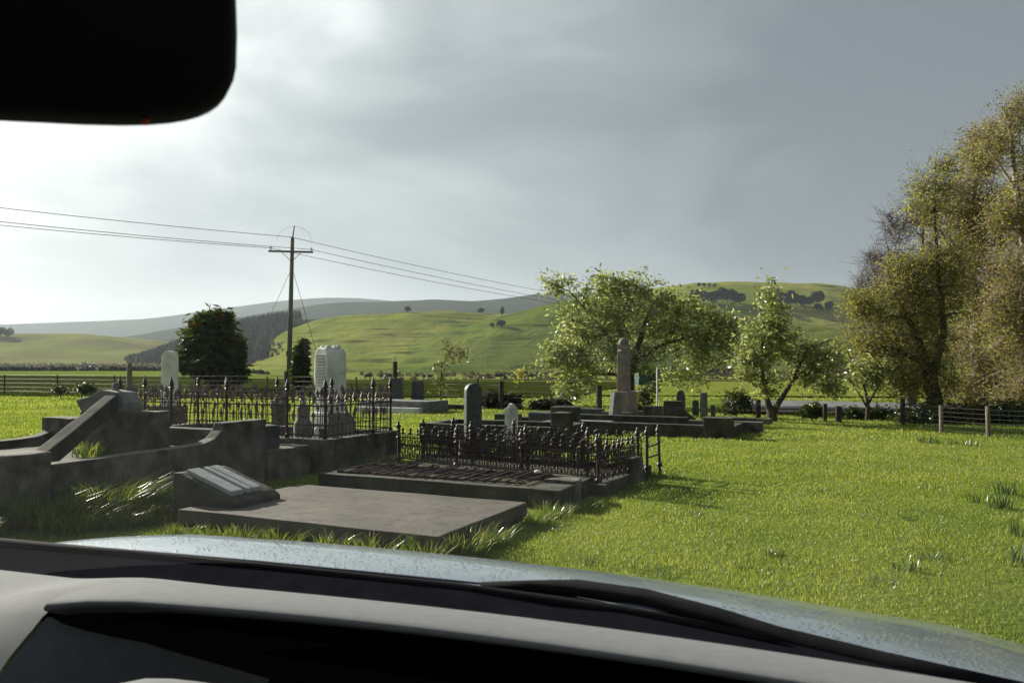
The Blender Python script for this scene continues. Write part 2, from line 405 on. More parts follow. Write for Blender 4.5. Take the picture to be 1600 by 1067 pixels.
def grave(name, label, cat, a, b, group=None, z=0.0):
    return thing(name, label, cat, E(a, b, z), -PHI, group)

# ------------------------------------------------------------------ land
def polar_sheet(name, mat, zoff=0.0):
    rr = np.concatenate([[0.01], np.linspace(1.5, 60, 40), np.geomspace(63, 5000, 60)])
    aa = np.linspace(0, 2 * PI, 181)[:-1]
    Rr, Aa = np.meshgrid(rr, aa, indexing='ij')
    X = Rr * np.cos(Aa); Y = Rr * np.sin(Aa)
    Z = gznp(X, Y) + zoff + np.clip((Rr - 3) / 10, 0, 1) * 0.05 * (fbm(X * 0.35 + 50, Y * 0.35 + 50, 3) - 0.45) * (Rr < 45)
    v = np.stack([X, Y, Z], -1).reshape(-1, 3)
    n = len(aa); k = len(rr)
    i, j = np.meshgrid(np.arange(k - 1), np.arange(n), indexing='ij')
    q = np.stack([i * n + j, (i + 1) * n + j, (i + 1) * n + (j + 1) % n, i * n + (j + 1) % n], -1).reshape(-1, 4)
    return link(name, npmesh(name, v, q), mat, None, True)
g = polar_sheet('lawn', 'lawn'); tag(g, 'mown green cemetery lawn running out to the paddocks', kind='structure')

def sheet(name, mat, quad, zoff, label, nu=24, nv=24):
    """a bilinear patch of land given by four plan corners, laid on the lie of the land"""
    a, b, c, d = [np.array(q[:2], float) for q in quad]
    u = np.linspace(0, 1, nu); w = np.linspace(0, 1, nv)
    U, W = np.meshgrid(u, w, indexing='ij')
    xy = (a * (1 - U[..., None]) + b * U[..., None]) * (1 - W[..., None]) + (d * (1 - U[..., None]) + c * U[..., None]) * W[..., None]
    z = gznp(xy[..., 0], xy[..., 1]) + zoff
    v = np.concatenate([xy, z[..., None]], -1).reshape(-1, 3)
    i, j = np.meshgrid(np.arange(nu - 1), np.arange(nv - 1), indexing='ij')
    q = np.stack([i * nv + j, (i + 1) * nv + j, (i + 1) * nv + j + 1, i * nv + j + 1], -1).reshape(-1, 4)
    o = link(name, npmesh(name, v, q), mat, None, True)
    return tag(o, label, kind='structure')
# fields beyond the cemetery fence
sheet('paddock', 'paddock', [(-130, 42), (2.5, 33), (12, 70), (-240, 190)], 0.06, 'green paddock, coloured dark for cloud shadow, behind the cemetery fence on the left', 40, 40)
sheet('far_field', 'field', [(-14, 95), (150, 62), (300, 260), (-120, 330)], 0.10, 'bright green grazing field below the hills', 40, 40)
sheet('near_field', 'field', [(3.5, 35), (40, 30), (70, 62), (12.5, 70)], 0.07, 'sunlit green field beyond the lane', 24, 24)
# lane
sheet('road', 'asphalt', [(6.6, 24.2), (15, 20.8), (17, 25.0), (8.2, 30.5)], 0.08, 'grey asphalt lane running past the cemetery behind the small trees', 20, 20)
sheet('bank', 'gravelside', [(6.2, 22.6), (11, 20.6), (11.5, 22.1), (6.5, 24.1)], 0.06, 'reddish bare earth verge beside the lane', 14, 8)

def hill(name, mat, prof, D, d0, d1, label, amp=3.0, nsc=0.01, nx=160, ny=70, zback=0.4, foot=-2.6, power=1.0, seed=0, kind='structure', crest_wander=0.0):
    prof = sorted(prof)
    xs = np.linspace(prof[0][0], prof[-1][0], nx)
    ys = np.interp(xs, [p[0] for p in prof], [p[1] for p in prof])
    k = np.exp(-np.linspace(-2, 2, 9) ** 2); k /= k.sum()
    ys = np.convolve(np.pad(ys, 4, mode='edge'), k, mode='valid')
    zc = np.array([P(x, y, D).z for x, y in zip(xs, ys)])
    t = np.linspace(0, 1, ny)
    kc = int(ny * 0.62)
    dist = np.concatenate([np.linspace(d0, D, kc), np.linspace(D, d1, ny - kc + 1)[1:]])
    rows = []
    for i, d in enumerate(dist):
        if d <= D:
            s = (d - d0) / (D - d0); h = (s ** power) * (1.0 - 0.5 * (s ** power)) * 2.0 if power >= 1 else s ** power
            h = 0.45 * h + 0.55 * (s * s * (3 - 2 * s))
        else:
            s = (d - D) / (d1 - D); h = 1 - (1 - zback) * s * s
        X = (xs - 800) / F * d
        z = foot + (zc - foot) * h
        rel = min(1.0, abs(h) * 1.5) * (1.0 - 0.75 * max(0, 1 - abs(d - D) / (0.22 * (D - d0))))
        z = z + amp * rel * (fbm(X * nsc + 31 + seed, np.full_like(X, d * nsc * 0.8) + 7 + seed, 5) - 0.48) * 2
        rows.append(np.stack([X, np.full_like(X, d), z], -1))
    v = np.array(rows).reshape(-1, 3)
    i, j = np.meshgrid(np.arange(ny - 1), np.arange(nx - 1), indexing='ij')
    q = np.stack([i * nx + j, i * nx + j + 1, (i + 1) * nx + j + 1, (i + 1) * nx + j], -1).reshape(-1, 4)
    o = link(name, npmesh(name, v, q), mat, None, True)
    tag(o, label, kind=kind)
    return o
H = {}
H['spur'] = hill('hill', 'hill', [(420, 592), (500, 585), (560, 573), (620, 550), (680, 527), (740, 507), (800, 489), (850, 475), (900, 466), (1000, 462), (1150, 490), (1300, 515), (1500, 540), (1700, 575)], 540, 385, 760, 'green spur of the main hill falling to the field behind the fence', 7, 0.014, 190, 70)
H['back'] = hill('hill', 'hill_lit', [(320, 585), (370, 562), (400, 543), (440, 521), (490, 503), (560, 493), (640, 487), (700, 487), (760, 492), (830, 492), (900, 492), (980, 492)], 700, 430, 1000, 'sunlit round hill with sheep terraces left of the spur', 8, 0.012, 170, 80, seed=11)
H['right'] = hill('hill', 'hill_lit', [(780, 520), (860, 486), (940, 468), (1020, 456), (1090, 447), (1150, 445), (1210, 446), (1290, 448), (1340, 456), (1420, 462), (1520, 470), (1640, 480), (1800, 505)], 950, 560, 1400, 'broad green hill with tree clumps behind the cherry tree', 9, 0.008, 180, 70, seed=23)
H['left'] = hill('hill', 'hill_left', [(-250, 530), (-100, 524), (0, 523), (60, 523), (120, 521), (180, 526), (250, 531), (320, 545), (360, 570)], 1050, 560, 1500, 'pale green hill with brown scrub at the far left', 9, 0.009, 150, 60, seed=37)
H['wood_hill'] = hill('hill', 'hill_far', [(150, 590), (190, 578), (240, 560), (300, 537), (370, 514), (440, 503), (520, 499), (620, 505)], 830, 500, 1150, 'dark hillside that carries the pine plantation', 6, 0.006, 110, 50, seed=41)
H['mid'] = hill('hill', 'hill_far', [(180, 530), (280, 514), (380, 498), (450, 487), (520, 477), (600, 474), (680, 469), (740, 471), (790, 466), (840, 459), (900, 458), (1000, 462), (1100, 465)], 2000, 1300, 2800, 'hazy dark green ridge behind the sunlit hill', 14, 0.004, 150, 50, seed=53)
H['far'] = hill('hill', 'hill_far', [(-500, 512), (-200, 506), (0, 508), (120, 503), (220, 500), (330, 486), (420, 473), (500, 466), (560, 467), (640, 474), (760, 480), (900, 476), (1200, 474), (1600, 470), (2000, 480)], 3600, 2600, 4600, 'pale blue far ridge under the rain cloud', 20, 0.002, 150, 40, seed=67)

# ------------------------------------------------------------------ car around the camera (built first: it is what the eye sits in)
CAR_YAW = R(20)
cr_ = Vector((math.cos(CAR_YAW), -math.sin(CAR_YAW), 0))
car = thing('car', 'silver car seen from its own cabin, dashboard, mirror, bonnet and wiper in view', 'car', -cr_ * 0.38, -CAR_YAW)
# materials
M['mirror_black'] = solid('mirror_housing_and_dark_reflection', [(0.006, 0.006, 0.006), (0.009, 0.009, 0.009)], 40, 0.7, 0, coord='Object', spec=0.1)  # black also stands in for the dark cabin reflected in the mirror face
M['dash'] = solid('grained_dash_plastic', [(0.165, 0.172, 0.178), (0.195, 0.203, 0.21)], 60, 0.85, 0.3, 520, 0.0010, coord='Object', spec=0.15)
M['dash_black'] = solid('cavity_plastic_and_shade', [(0.012, 0.012, 0.012), (0.018, 0.018, 0.018)], 60, 0.8, 0.1, 300, 0.001, coord='Object', spec=0.1)
M['rubber'] = solid('black_rubber', [(0.010, 0.010, 0.011), (0.018, 0.018, 0.02)], 40, 0.8, 0.0, 200, 0.001, coord='Object', spec=0.03)
M['frit'] = solid('black_cowl_plastic', [(0.008, 0.008, 0.011), (0.012, 0.012, 0.017)], 30, 0.9, 0.0, 90, 0.001, coord='Object', spec=0.0)
M['edge_highlight'] = solid('glass_edge_highlight', [(0.10, 0.11, 0.16), (0.13, 0.14, 0.2)], 30, 0.3, 0, coord='Object', spec=0.5)
M['lining'] = solid('dark_lining', [(0.03, 0.03, 0.03), (0.045, 0.045, 0.043)], 30, 0.95, 0, coord='Object')
def paintmat():
    m, n, l, o = newmat('wet_silver_paint')
    p = n.new('ShaderNodeBsdfPrincipled')
    p.inputs['Base Color'].default_value = (0.30, 0.36, 0.40, 1); p.inputs['Metallic'].default_value = 0.55
    p.inputs['Roughness'].default_value = 0.32
    p.inputs['Coat Weight'].default_value = 0.8; p.inputs['Coat Roughness'].default_value = 0.05
    t = n.new('ShaderNodeTexCoord')
    v = n.new('ShaderNodeTexVoronoi'); v.inputs['Scale'].default_value = 150; v.inputs['Randomness'].default_value = 1
    v2 = n.new('ShaderNodeTexNoise'); v2.inputs['Scale'].default_value = 14; v2.inputs['Detail'].default_value = 5; v2.inputs['Roughness'].default_value = 0.75
    l.new(t.outputs['Object'], v.inputs['Vector']); l.new(t.outputs['Object'], v2.inputs['Vector'])
    mr_ = n.new('ShaderNodeMapRange'); mr_.inputs['From Min'].default_value = 0.1; mr_.inputs['From Max'].default_value = 0.45; mr_.inputs['To Min'].default_value = 1; mr_.inputs['To Max'].default_value = 0
    l.new(v.outputs['Distance'], mr_.inputs['Value'])
    mr2 = n.new('ShaderNodeMapRange'); mr2.inputs['From Min'].default_value = 0.44; mr2.inputs['From Max'].default_value = 0.54
    l.new(v2.outputs['Fac'], mr2.inputs['Value'])
    mu = n.new('ShaderNodeMath'); mu.operation = 'MULTIPLY'; l.new(mr_.outputs[0], mu.inputs[0]); l.new(mr2.outputs[0], mu.inputs[1])
    b = n.new('ShaderNodeBump'); b.inputs['Strength'].default_value = 0.55; b.inputs['Distance'].default_value = 0.0016
    l.new(mu.outputs[0], b.inputs['Height']); l.new(b.outputs[0], p.inputs['Normal']); l.new(b.outputs[0], p.inputs['Coat Normal'])
    l.new(p.outputs[0], o.inputs[0])
    return m
M['paint'] = paintmat()
def glassmat():
    m, n, l, o = newmat('windscreen_glass')
    tr = n.new('ShaderNodeBsdfTransparent'); tr.inputs[0].default_value = (0.97, 0.985, 0.98, 1)
    gs = n.new('ShaderNodeBsdfGlossy'); gs.inputs['Roughness'].default_value = 0.015
    lw = n.new('ShaderNodeLayerWeight')
    pw = n.new('ShaderNodeMath'); pw.operation = 'POWER'; l.new(lw.outputs['Facing'], pw.inputs[0]); pw.inputs[1].default_value = 5.0
    fr = n.new('ShaderNodeMath'); fr.operation = 'MULTIPLY_ADD'; l.new(pw.outputs[0], fr.inputs[0]); fr.inputs[1].default_value = 0.35; fr.inputs[2].default_value = 0.028
    s = n.new('ShaderNodeMixShader'); l.new(fr.outputs[0], s.inputs[0]); l.new(tr.outputs[0], s.inputs[1]); l.new(gs.outputs[0], s.inputs[2])
    l.new(s.outputs[0], o.inputs[0])
    return m
M['glass'] = glassmat()
def strip_surface(sections, closed=False):
    """loft through equal-length sections"""
    mb = MB(); n = len(sections[0]); k = len(sections)
    vs = [p for s in sections for p in s]
    fs = [(i * n + j, (i + 1) * n + j, (i + 1) * n + j + 1, i * n + j + 1) for i in range(k - 1) for j in range(n - 1)]
    return mb.add(vs, fs)
XC = 0.38                        # camera's place right of the car's centre line
# --- bonnet (local x = right of centre, y = forward of the eye, z up)
bx_ = np.linspace(-0.86, 0.86, 41)
bys = [0.83, 0.85, 0.89, 0.94, 0.99, 1.04, 1.09, 1.14, 1.2, 1.3, 1.42, 1.55, 1.68, 1.78, 1.84, 1.87]
bzs = [1.070, 1.073, 1.076, 1.074, 1.070, 1.063, 1.054, 1.042, 1.024, 0.985, 0.94, 0.885, 0.82, 0.75, 0.68, 0.62]
def cowf(x): return 0.884 - 0.27 * max(0.0, x - 0.13) - 0.02 * max(0.0, -x - 0.3)
secs = []
for y, z in zip(bys, bzs):
    row = []
    for x in bx_:
        q = abs(x) / 0.86; c_ = cowf(x) - 0.01; k_ = min(1.0, (y - 0.83) / 0.37)
        yy = c_ + k_ * (1.2 - 0.10 * q ** 2 - c_) if y < 1.2 else y - 0.10 * q ** 2 - 0.20 * q ** 4 * (y - 1.2) / 0.67
        row.append((x, yy, z + (0.006 - 0.020 * x) * min(1, k_ * 1.8) - 0.008 * q ** 2 - 0.055 * q ** 6 * min(1, 0.3 + k_) + 0.004 * math.exp(-((abs(x) - 0.55) / 0.05) ** 2) * k_))
    secs.append(row)
strip_surface(secs).build('bonnet', 'paint', car, True)
# front and sides of the body
MB().add([secs[-1][i] for i in range(41)] + [(p[0], p[1] + 0.03, 0.28) for p in secs[-1]], [(i, i + 1, 42 + i, 41 + i) for i in range(40)]).build('front_panel', 'paint', car, True)
for s in (-1, 1):
    e = [secs[i][0 if s < 0 else -1] for i in range(len(secs))]
    MB().add(e + [(s * 0.89, p[1], 0.30) for p in e], [(i, i + 1, len(e) + i + 1, len(e) + i) for i in range(len(e) - 1)]).build('wing', 'paint', car, True)
    MB().box(s * 0.88 - 0.02, s * 0.88 + 0.02, -2.4, 0.74, 0.30, 1.0).build('door', 'paint', car, bevel=0.01)
    MB().box(s * 0.86 - 0.015, s * 0.86 + 0.015, -2.4, 0.70, 1.0, 1.05).build('door_card', 'lining', car)
    MB().tube([(s * 0.84, 0.80, 1.03), (s * 0.80, 0.50, 1.32), (s * 0.74, 0.16, 1.62)], [0.035, 0.035, 0.035], 8).build('pillar', 'lining', car, True)
    MB().tube([(s * 0.85, -0.55, 1.02), (s * 0.74, -0.65, 1.62)], 0.045, 8).build('pillar', 'lining', car, True)
    for wy in (1.25, -1.5):
        w = MB(); w.tube([(s * 0.74, wy, 0.31), (s * 0.90, wy, 0.31)], 0.31, 20)
        wo_ = w.build('wheel', 'rubber', car)
        MB().tube([(s * 0.90, wy, 0.31), (s * 0.915, wy, 0.31)], 0.2, 16).build('rim', 'wire', wo_)
rs_ = [[(x, y, 1.66 + 0.05 * (1 - (x / 0.76) ** 2) - 0.03 * ((y + 0.9) / 1.1) ** 2 + dz) for x in np.linspace(-0.76, 0.76, 9)] for y, dz in ((0.17, 0), (-0.1, 0), (-0.9, 0), (-1.7, 0), (-2.2, -0.05))]
strip_surface(rs_).build('roof', 'paint', car, True)
strip_surface([[(p[0], p[1], p[2] - 0.03) for p in r] for r in rs_]).build('headlining', 'lining', car, True)
MB().box(-0.86, 0.86, -2.44, -2.40, 0.30, 1.62).build('tailgate', 'lining', car)
MB().box(-0.85, 0.85, -2.4, 0.70, 0.28, 0.32).build('floor_pan', 'lining', car)
for s in (-1, 1):
    MB().box(s * 0.38 - 0.24, s * 0.38 + 0.24, -0.75, -0.58, 0.45, 1.12).build('seat_back', 'lining', car, bevel=0.05)
    MB().box(s * 0.38 - 0.24, s * 0.38 + 0.24, -0.62, -0.12, 0.36, 0.55).build('seat_cushion', 'lining', car, bevel=0.05)
# windscreen: from the cowl up to the header
ws = []
for t in np.linspace(0, 1, 13):
    row = []
    for x in np.linspace(-0.80, 0.80, 17):
        q = x / 0.8
        row.append((x * (1 - 0.08 * t), 0.815 - 0.66 * t - 0.09 * q * q, 1.072 + 0.585 * t + 0.03 * math.sin(PI * t)))
    ws.append(row)
strip_surface(ws).build('windscreen', 'glass', car, True)
# black cowl strip at the foot of the glass
cow = []
for x in np.linspace(-0.84, 0.84, 43):
    c_ = cowf(x); q = (x / 0.84) ** 2
    cow.append([(x, c_ + 0.006, 1.060), (x, c_ + 0.002, 1.082 - 0.006 * q), (x, c_ - 0.006, 1.0875 - 0.006 * q), (x, c_ - 0.03, 1.086 - 0.006 * q), (x, c_ - 0.08, 1.072), (x, min(0.70, c_ - 0.12), 1.045)])
strip_surface(cow).build('cowl', 'frit', car, True)
# highlight along the black border, put in as a thin light-coloured tube
MB().tube([(x, cowf(x) - 0.001, 1.0885 - 0.006 * (x / 0.84) ** 2) for x in np.linspace(-0.8, 0.8, 33)], 0.0016, 6).build('edge_highlight', 'edge_highlight', car, True)
# wiper: arm and blade lying on the glass foot
wp = [(x, cowf(x) - 0.022, 1.088) for x in (0.36, 0.2, 0.0, -0.25, -0.5, -0.78)]
blade = MB().tube(wp, [0.004, 0.005, 0.005, 0.005, 0.005, 0.004], 6).build('wiper_blade', 'rubber', car, True)
arm = MB().tube([(0.60, 0.742, 1.080), (0.45, 0.785, 1.084), (0.36, 0.815, 1.088), (0.30, 0.84, 1.092), (0.22, 0.868, 1.095), (0.14, 0.882, 1.095), (0.08, 0.884, 1.091), (0.02, 0.882, 1.087)], [0.010, 0.010, 0.009, 0.010, 0.011, 0.010, 0.007, 0.004], 8).build('wiper_arm', 'rubber', car, True)
# --- dashboard: top shelf, lip of the instrument hood, cavity under it
XL = -0.724 + XC                 # left end of the hood
def lipf(x): return 0.642 - 0.055 * ((x - 0.12) / 0.5) ** 2 if x < 0.12 else 0.642 - 0.03 * ((x - 0.12) / 0.4) ** 2
xs = np.linspace(XL, 0.80, 25)
top = []
for x in xs:
    e = max(0.0, 1 - (x - XL) / 0.10); e2 = e * e
    q = (x / 0.84) ** 2; f = lipf(x); b_ = 0.775 - (0.10 * q if x > 0 else 0.012 * q)
    top.append([(x, b_, 1.055), (x, b_ - 0.006, 1.083), (x, b_ - 0.022, 1.094), (x, b_ * 0.5 + (f + 0.03) * 0.5, 1.108 - 0.003 * e2), (x, f + 0.028, 1.117 - 0.005 * e2), (x, f + 0.010, 1.1165 - 0.007 * e2), (x, f + 0.003, 1.1155 - 0.008 * e2), (x, f, 1.1135 - 0.009 * e2), (x, f + 0.001, 1.111 - 0.010 * e2), (x, f + 0.012, 1.106 - 0.011 * e2), (x, f + 0.05, 1.09 - 0.012 * e2)])
dash = strip_surface(top).build('dashboard', 'dash', car, True)
# left part of the dash, lower and sloping to the cabin, with the cheek of the hood
F0 = lipf(XL)
lf = []
for x in np.linspace(-0.80, XL, 17):
    q = (x / 0.84) ** 2
    e = min(1.0, (XL - x) / 0.16); s_ = e * e * (3 - 2 * e)
    b_ = 0.775 - (0.10 * q if x > 0 else 0.012 * q)
    lf.append([(x, b_, 1.055), (x, b_ - 0.006, 1.083 - 0.006 * s_), (x, b_ - 0.022, 1.094 - 0.012 * s_), (x, b_ * 0.5 + (F0 + 0.03) * 0.5, 1.105 - 0.018 * s_), (x, F0 + 0.028, 1.112 - 0.022 * s_), (x, F0, 1.096 - 0.02 * s_), (x, F0 - 0.035, 1.068 - 0.01 * s_), (x, F0 - 0.08, 1.02), (x, F0 - 0.12, 0.96), (x, F0 - 0.15, 0.89), (x, F0 - 0.16, 0.80)])
strip_surface(lf).build('dash_panel', 'dash', dash, True)
# inner left wall of the hood: a slanting cheek, its shaded deeper part coloured black
f0 = [(F0, 1.095), (F0 - 0.035, 1.067), (F0 - 0.08, 1.02), (F0 - 0.12, 0.96), (F0 - 0.15, 0.89), (F0 - 0.16, 0.80)]
f0 = [tuple(np.array(f0[int(k)]) * (1 - k % 1) + np.array(f0[min(5, int(k) + 1)]) * (k % 1)) for k in np.linspace(0, 5, 21)]
def cheek_pt(t, j):
    y, z = f0[j]
    return (XL + 0.004 + 0.60 * t ** 1.9, y + (0.775 - y) * math.sin(t * PI / 2) ** 1.2 * 0.97, z - 0.02 * t)
cut = [min(0.55, 0.03 + 0.075 * j) for j in range(21)]  # shade line down the cheek, drawn by a change of colour
strip_surface([[cheek_pt(cut[j] * u_, j) for j in range(21)] for u_ in np.linspace(0, 1, 13)]).build('hood_cheek', 'dash', dash, True)
strip_surface([[cheek_pt(cut[j] + (1 - cut[j]) * u_, j) for j in range(21)] for u_ in np.linspace(0, 1, 13)]).build('cheek_shade', 'dash_black', dash, True)
MB().add([(XL, F0 + 0.05, 1.085), (0.80, 0.66, 1.09), (0.80, 0.78, 1.05), (XL, 0.78, 1.05), (XL, 0.78, 0.80), (0.80, 0.78, 0.80), (XL, 0.42, 0.80), (0.8, 0.42, 0.80)], [(0, 1, 2, 3), (3, 2, 5, 4), (4, 5, 7, 6)]).build('instrument_cavity', 'dash_black', dash)
# cover of the steering column rising into the picture at the lower edge
sc = []
for x in np.linspace(-0.19, 0.22, 15):
    q = (x - 0.015) / 0.205
    k_ = 0.014 * q ** 6
    sc.append([(x, 0.56, 0.84), (x, 0.553, 1.072 - k_), (x, 0.545, 1.082 - k_), (x, 0.53, 1.085 - k_), (x, 0.45, 1.075 - k_), (x, 0.42, 1.04), (x, 0.42, 0.80)])
strip_surface(sc).build('column_cover', 'dash', dash, True)
# --- rear-view mirror
mw, mh = 0.125, 0.048
out = []
for i in range(48):
    a = 2 * PI * i / 48
    ca, sa = math.cos(a), math.sin(a)
    out.append((mw * math.copysign(abs(ca) ** 0.42, ca), mh * math.copysign(abs(sa) ** 0.5, sa)))
mm = MB(); vs = []
for dy, k in ((-0.012, 0.95), (-0.010, 0.985), (0.0, 1.0), (0.014, 0.97), (0.028, 0.80), (0.034, 0.5)):
    vs += [(x * k, dy, z * k) for x, z in out]
fs = [(i * 48 + j, i * 48 + (j + 1) % 48, (i + 1) * 48 + (j + 1) % 48, (i + 1) * 48 + j) for i in range(5) for j in range(48)] + [tuple(range(48))[::-1], tuple(range(240, 288))]
mm.add(vs, fs)
mir = mm.build('rear_view_mirror', 'mirror_black', car, True)
def to_car(p):
    d = Vector(p) + cr_ * 0.38
    c, s = math.cos(CAR_YAW), math.sin(CAR_YAW)
    return Vector((d.x * c - d.y * s, d.x * s + d.y * c, d.z))
MIRD = 0.36
mir.location = to_car(P(-72, 18, MIRD))
mir.rotation_euler = (R(-3), R(-1.0), CAR_YAW + R(14))
MB().tube([(0, 0.03, 0.02), (0, 0.05, 0.05), (0, 0.02, 0.10)], [0.012, 0.012, 0.02], 8).build('stalk', 'mirror_black', mir, True)
MB().lathe([(0.0005, -0.0015), (0.002, -0.001), (0.002, 0.001), (0.0005, 0.0015)], (0.0825, 0.0, -mh * 1.0), 8).build('indicator', 'red', mir)

# ------------------------------------------------------------------ graves: foreground row
def wallbox(t, name, mat, x0, x1, y0, y1, z0, z1, bevel=0.012, rough=0.006):
    return MB().box(x0, x1, y0, y1, z0, z1).build(name, mat, t, bevel=bevel, rough=rough)
def kerb_ring(t, x0, x1, y0, y1, h, w, mat, caps=()):
    wallbox(t, 'kerb', mat, x0, x1, y0, y0 + w, -0.05, h)
    wallbox(t, 'kerb', mat, x0, x1, y1 - w, y1, -0.05, h)
    wallbox(t, 'kerb', mat, x0, x0 + w, y0 + w + 0.003, y1 - w - 0.003, -0.05, h - 0.004)
    wallbox(t, 'kerb', mat, x1 - w, x1, y0 + w + 0.003, y1 - w - 0.003, -0.05, h - 0.004)
# 1 large flat ledger slab nearest the car
t = grave('grave_slab', 'wide flat concrete grave slab nearest the car bonnet', 'grave', -5.53, 4.79)
MB().box(0.22, 2.73, 0, 1.53, 0.04, 0.16).build('slab', 'ledger', t, bevel=0.012, rough=0.004)
MB().box(0.25, 2.70, 0.03, 1.50, -0.05, 0.042).build('footing', 'concrete_dark', t, rough=0.01)
# sloping desk with the open-book tablet at its head
t = grave('book_tablet', 'pale open-book stone tablet on a sloping desk coloured dark for shadow at the slab head', 'headstone', -5.62, 4.95)
MB().prism([(0.02, -0.05), (0.74, -0.05), (0.74, 0.20), (0.68, 0.235), (0.10, 0.42), (0.02, 0.42)], 1, 0.04, 0.60).build('desk', 'concrete_dark', t, bevel=0.015, rough=0.008)  # the wall's shadow on the desk is put in as darker concrete
for y0, y1 in ((0.10, 0.245), (0.285, 0.345), (0.36, 0.46)):
    b = MB()
    b.prism([(0.12, 0.405), (0.12, 0.448), (0.64, 0.288), (0.64, 0.245)], 1, y0, y1)
    b.build('page', 'tablet', t, bevel=0.008)
# 2 stepped concrete plot with a toppled monument
t = grave('walled_grave', 'concrete grave plot with a long sweeping side wall and high end', 'grave', -9.4, 4.5)
X1 = 2.9
prof = [(0.0, -0.1), (0.0, 0.50), (1.5, 0.515), (1.72, 0.53), (1.86, 0.57), (1.95, 0.65), (1.99, 0.73), (2.62, 0.73), (2.62, -0.1)]
MB().prism(prof, 0, X1 - 0.16, X1).build('side_wall', 'concrete', t, bevel=0.012, rough=0.006)
MB().prism([(p[0], p[1] if p[1] < 0 else p[1] - 0.03) for p in prof], 0, 0, 0.16).build('side_wall', 'concrete', t, bevel=0.012, rough=0.006)
wallbox(t, 'end_wall', 'concrete', 0.163, X1 - 0.163, 2.44, 2.60, -0.1, 0.60)
wallbox(t, 'end_wall', 'concrete', 0.163, X1 - 0.163, 0.01, 0.16, -0.1, 0.46)
wallbox(t, 'corner_post', 'concrete', X1 - 0.45, X1 + 0.02, -0.45, -0.003, -0.1, 0.615, 0.03, 0.01)
wallbox(t, 'corner_post', 'concrete', -0.05, 0.50, 1.9, 2.15, 0.0, 0.72, 0.02, 0.01)
wallbox(t, 'infill', 'concrete_dark', 0.163, X1 - 0.163, 0.163, 2.437, -0.1, 0.40, 0.01, 0.012)
wallbox(t, 'rear_block', 'concrete', 0.5, 1.3, 2.05, 2.4, 0.40, 0.62, 0.02, 0.01)
p0 = P(196, 690, 8.75); p0.z = 0
t = thing('monument_pedestal', 'square concrete pedestal of a broken monument inside the walled plot', 'pedestal', p0 + Vector((0, 0, 0.40)), R(-12))
MB().box(-0.41, 0.41, -0.22, 0.22, 0, 0.45).build('block', 'concrete', t, bevel=0.02, rough=0.008)
MB().box(-0.46, 0.46, -0.26, 0.26, -0.02, 0.05).build('plinth', 'concrete', t, bevel=0.02, rough=0.008)
# toppled gable cap and the shaft leaning down to the left
capc = P(180, 640, 8.72)
t = thing('broken_headstone', 'broken gabled monument cap with a small knob lying on the pedestal', 'headstone', (capc.x, capc.y, 0.85), R(-8))
MB().prism([(-0.29, 0), (0.24, 0), (0.24, 0.10), (0.13, 0.215), (-0.06, 0.24), (-0.20, 0.17), (-0.36, 0.13)], 1, -0.17, 0.17).build('gable', 'greystone', t, bevel=0.02, rough=0.012)
MB().lathe([(0.03, 0), (0.045, 0.02), (0.025, 0.04), (0.04, 0.06), (0.03, 0.085), (0.005, 0.10)], (0.0, 0, 0.222), 10).build('knob', 'greystone', t, True)
A = P(62, 722, 7.15); B = P(172, 630, 8.45)
t = thing('fallen_shaft', 'long square stone shaft leaning from the pedestal down to the wall', 'headstone', A)
d = (B - A); L = d.length
q = d.to_track_quat('Z', 'Y')
o = MB().box(-0.075, 0.075, -0.085, 0.085, 0, L + 0.05, 0.012).build('shaft', 'concrete_dark', t, bevel=0.015, rough=0.008)
o.rotation_mode = 'QUATERNION'; o.rotation_quaternion = q
# low blocks at the far left
t = grave('kerb_block', 'low grey concrete grave surround with upright block at the left edge', 'grave', -10.6, 5.2)
kerb_ring(t, -1.2, 0.9, -0.6, 1.6, 0.30, 0.15, 'concrete')
wallbox(t, 'headstone', 'greystone', -0.1, 0.75, 0.6, 0.85, 0.28, 0.66, 0.05, 0.01)
# 3 small plot between the two big ones
t = grave('small_grave', 'small raised concrete grave between the walled plot and the tall railing', 'grave', -9.3, 7.13)
wallbox(t, 'body', 'concrete', 0, 2.82, 0.02, 0.78, -0.1, 0.36, 0.02, 0.006)
wallbox(t, 'ledge', 'concrete', 0.3, 2.3, 0.1, 0.7, 0.358, 0.40, 0.01, 0.004)
t = grave('dark_pillar', 'short dark stone block beside the yellow flowers', 'headstone', -6.72, 7.3, z=0.36)
wallbox(t, 'block', 'granite', -0.14, 0.14, -0.1, 0.16, 0, 0.28, 0.02, 0.004)
fl = thing('flower_bunch', 'bunch of pale yellow flowers against the dark stone block', 'flowers', E(-6.62, 7.12, 0.355))
random.seed(3)
fb = MB()
for i in range(26):
    c = Vector((random.gauss(0, 0.035), random.gauss(0, 0.03), 0.16 + abs(random.gauss(0, 0.055))))
    fb.lathe([(0.002, -0.012), (0.018, -0.004), (0.022, 0.006), (0.004, 0.012)], c, 6)
fb.build('petals', 'flower', fl, True)['kind'] = 'stuff'
sb = MB()
for i in range(8):
    sb.tube([(0, 0, 0), (random.gauss(0, 0.02), random.gauss(0, 0.02), 0.1), (random.gauss(0, 0.035), random.gauss(0, 0.03), 0.17)], 0.003, 4)
sb.build('stems', 'daff', fl)

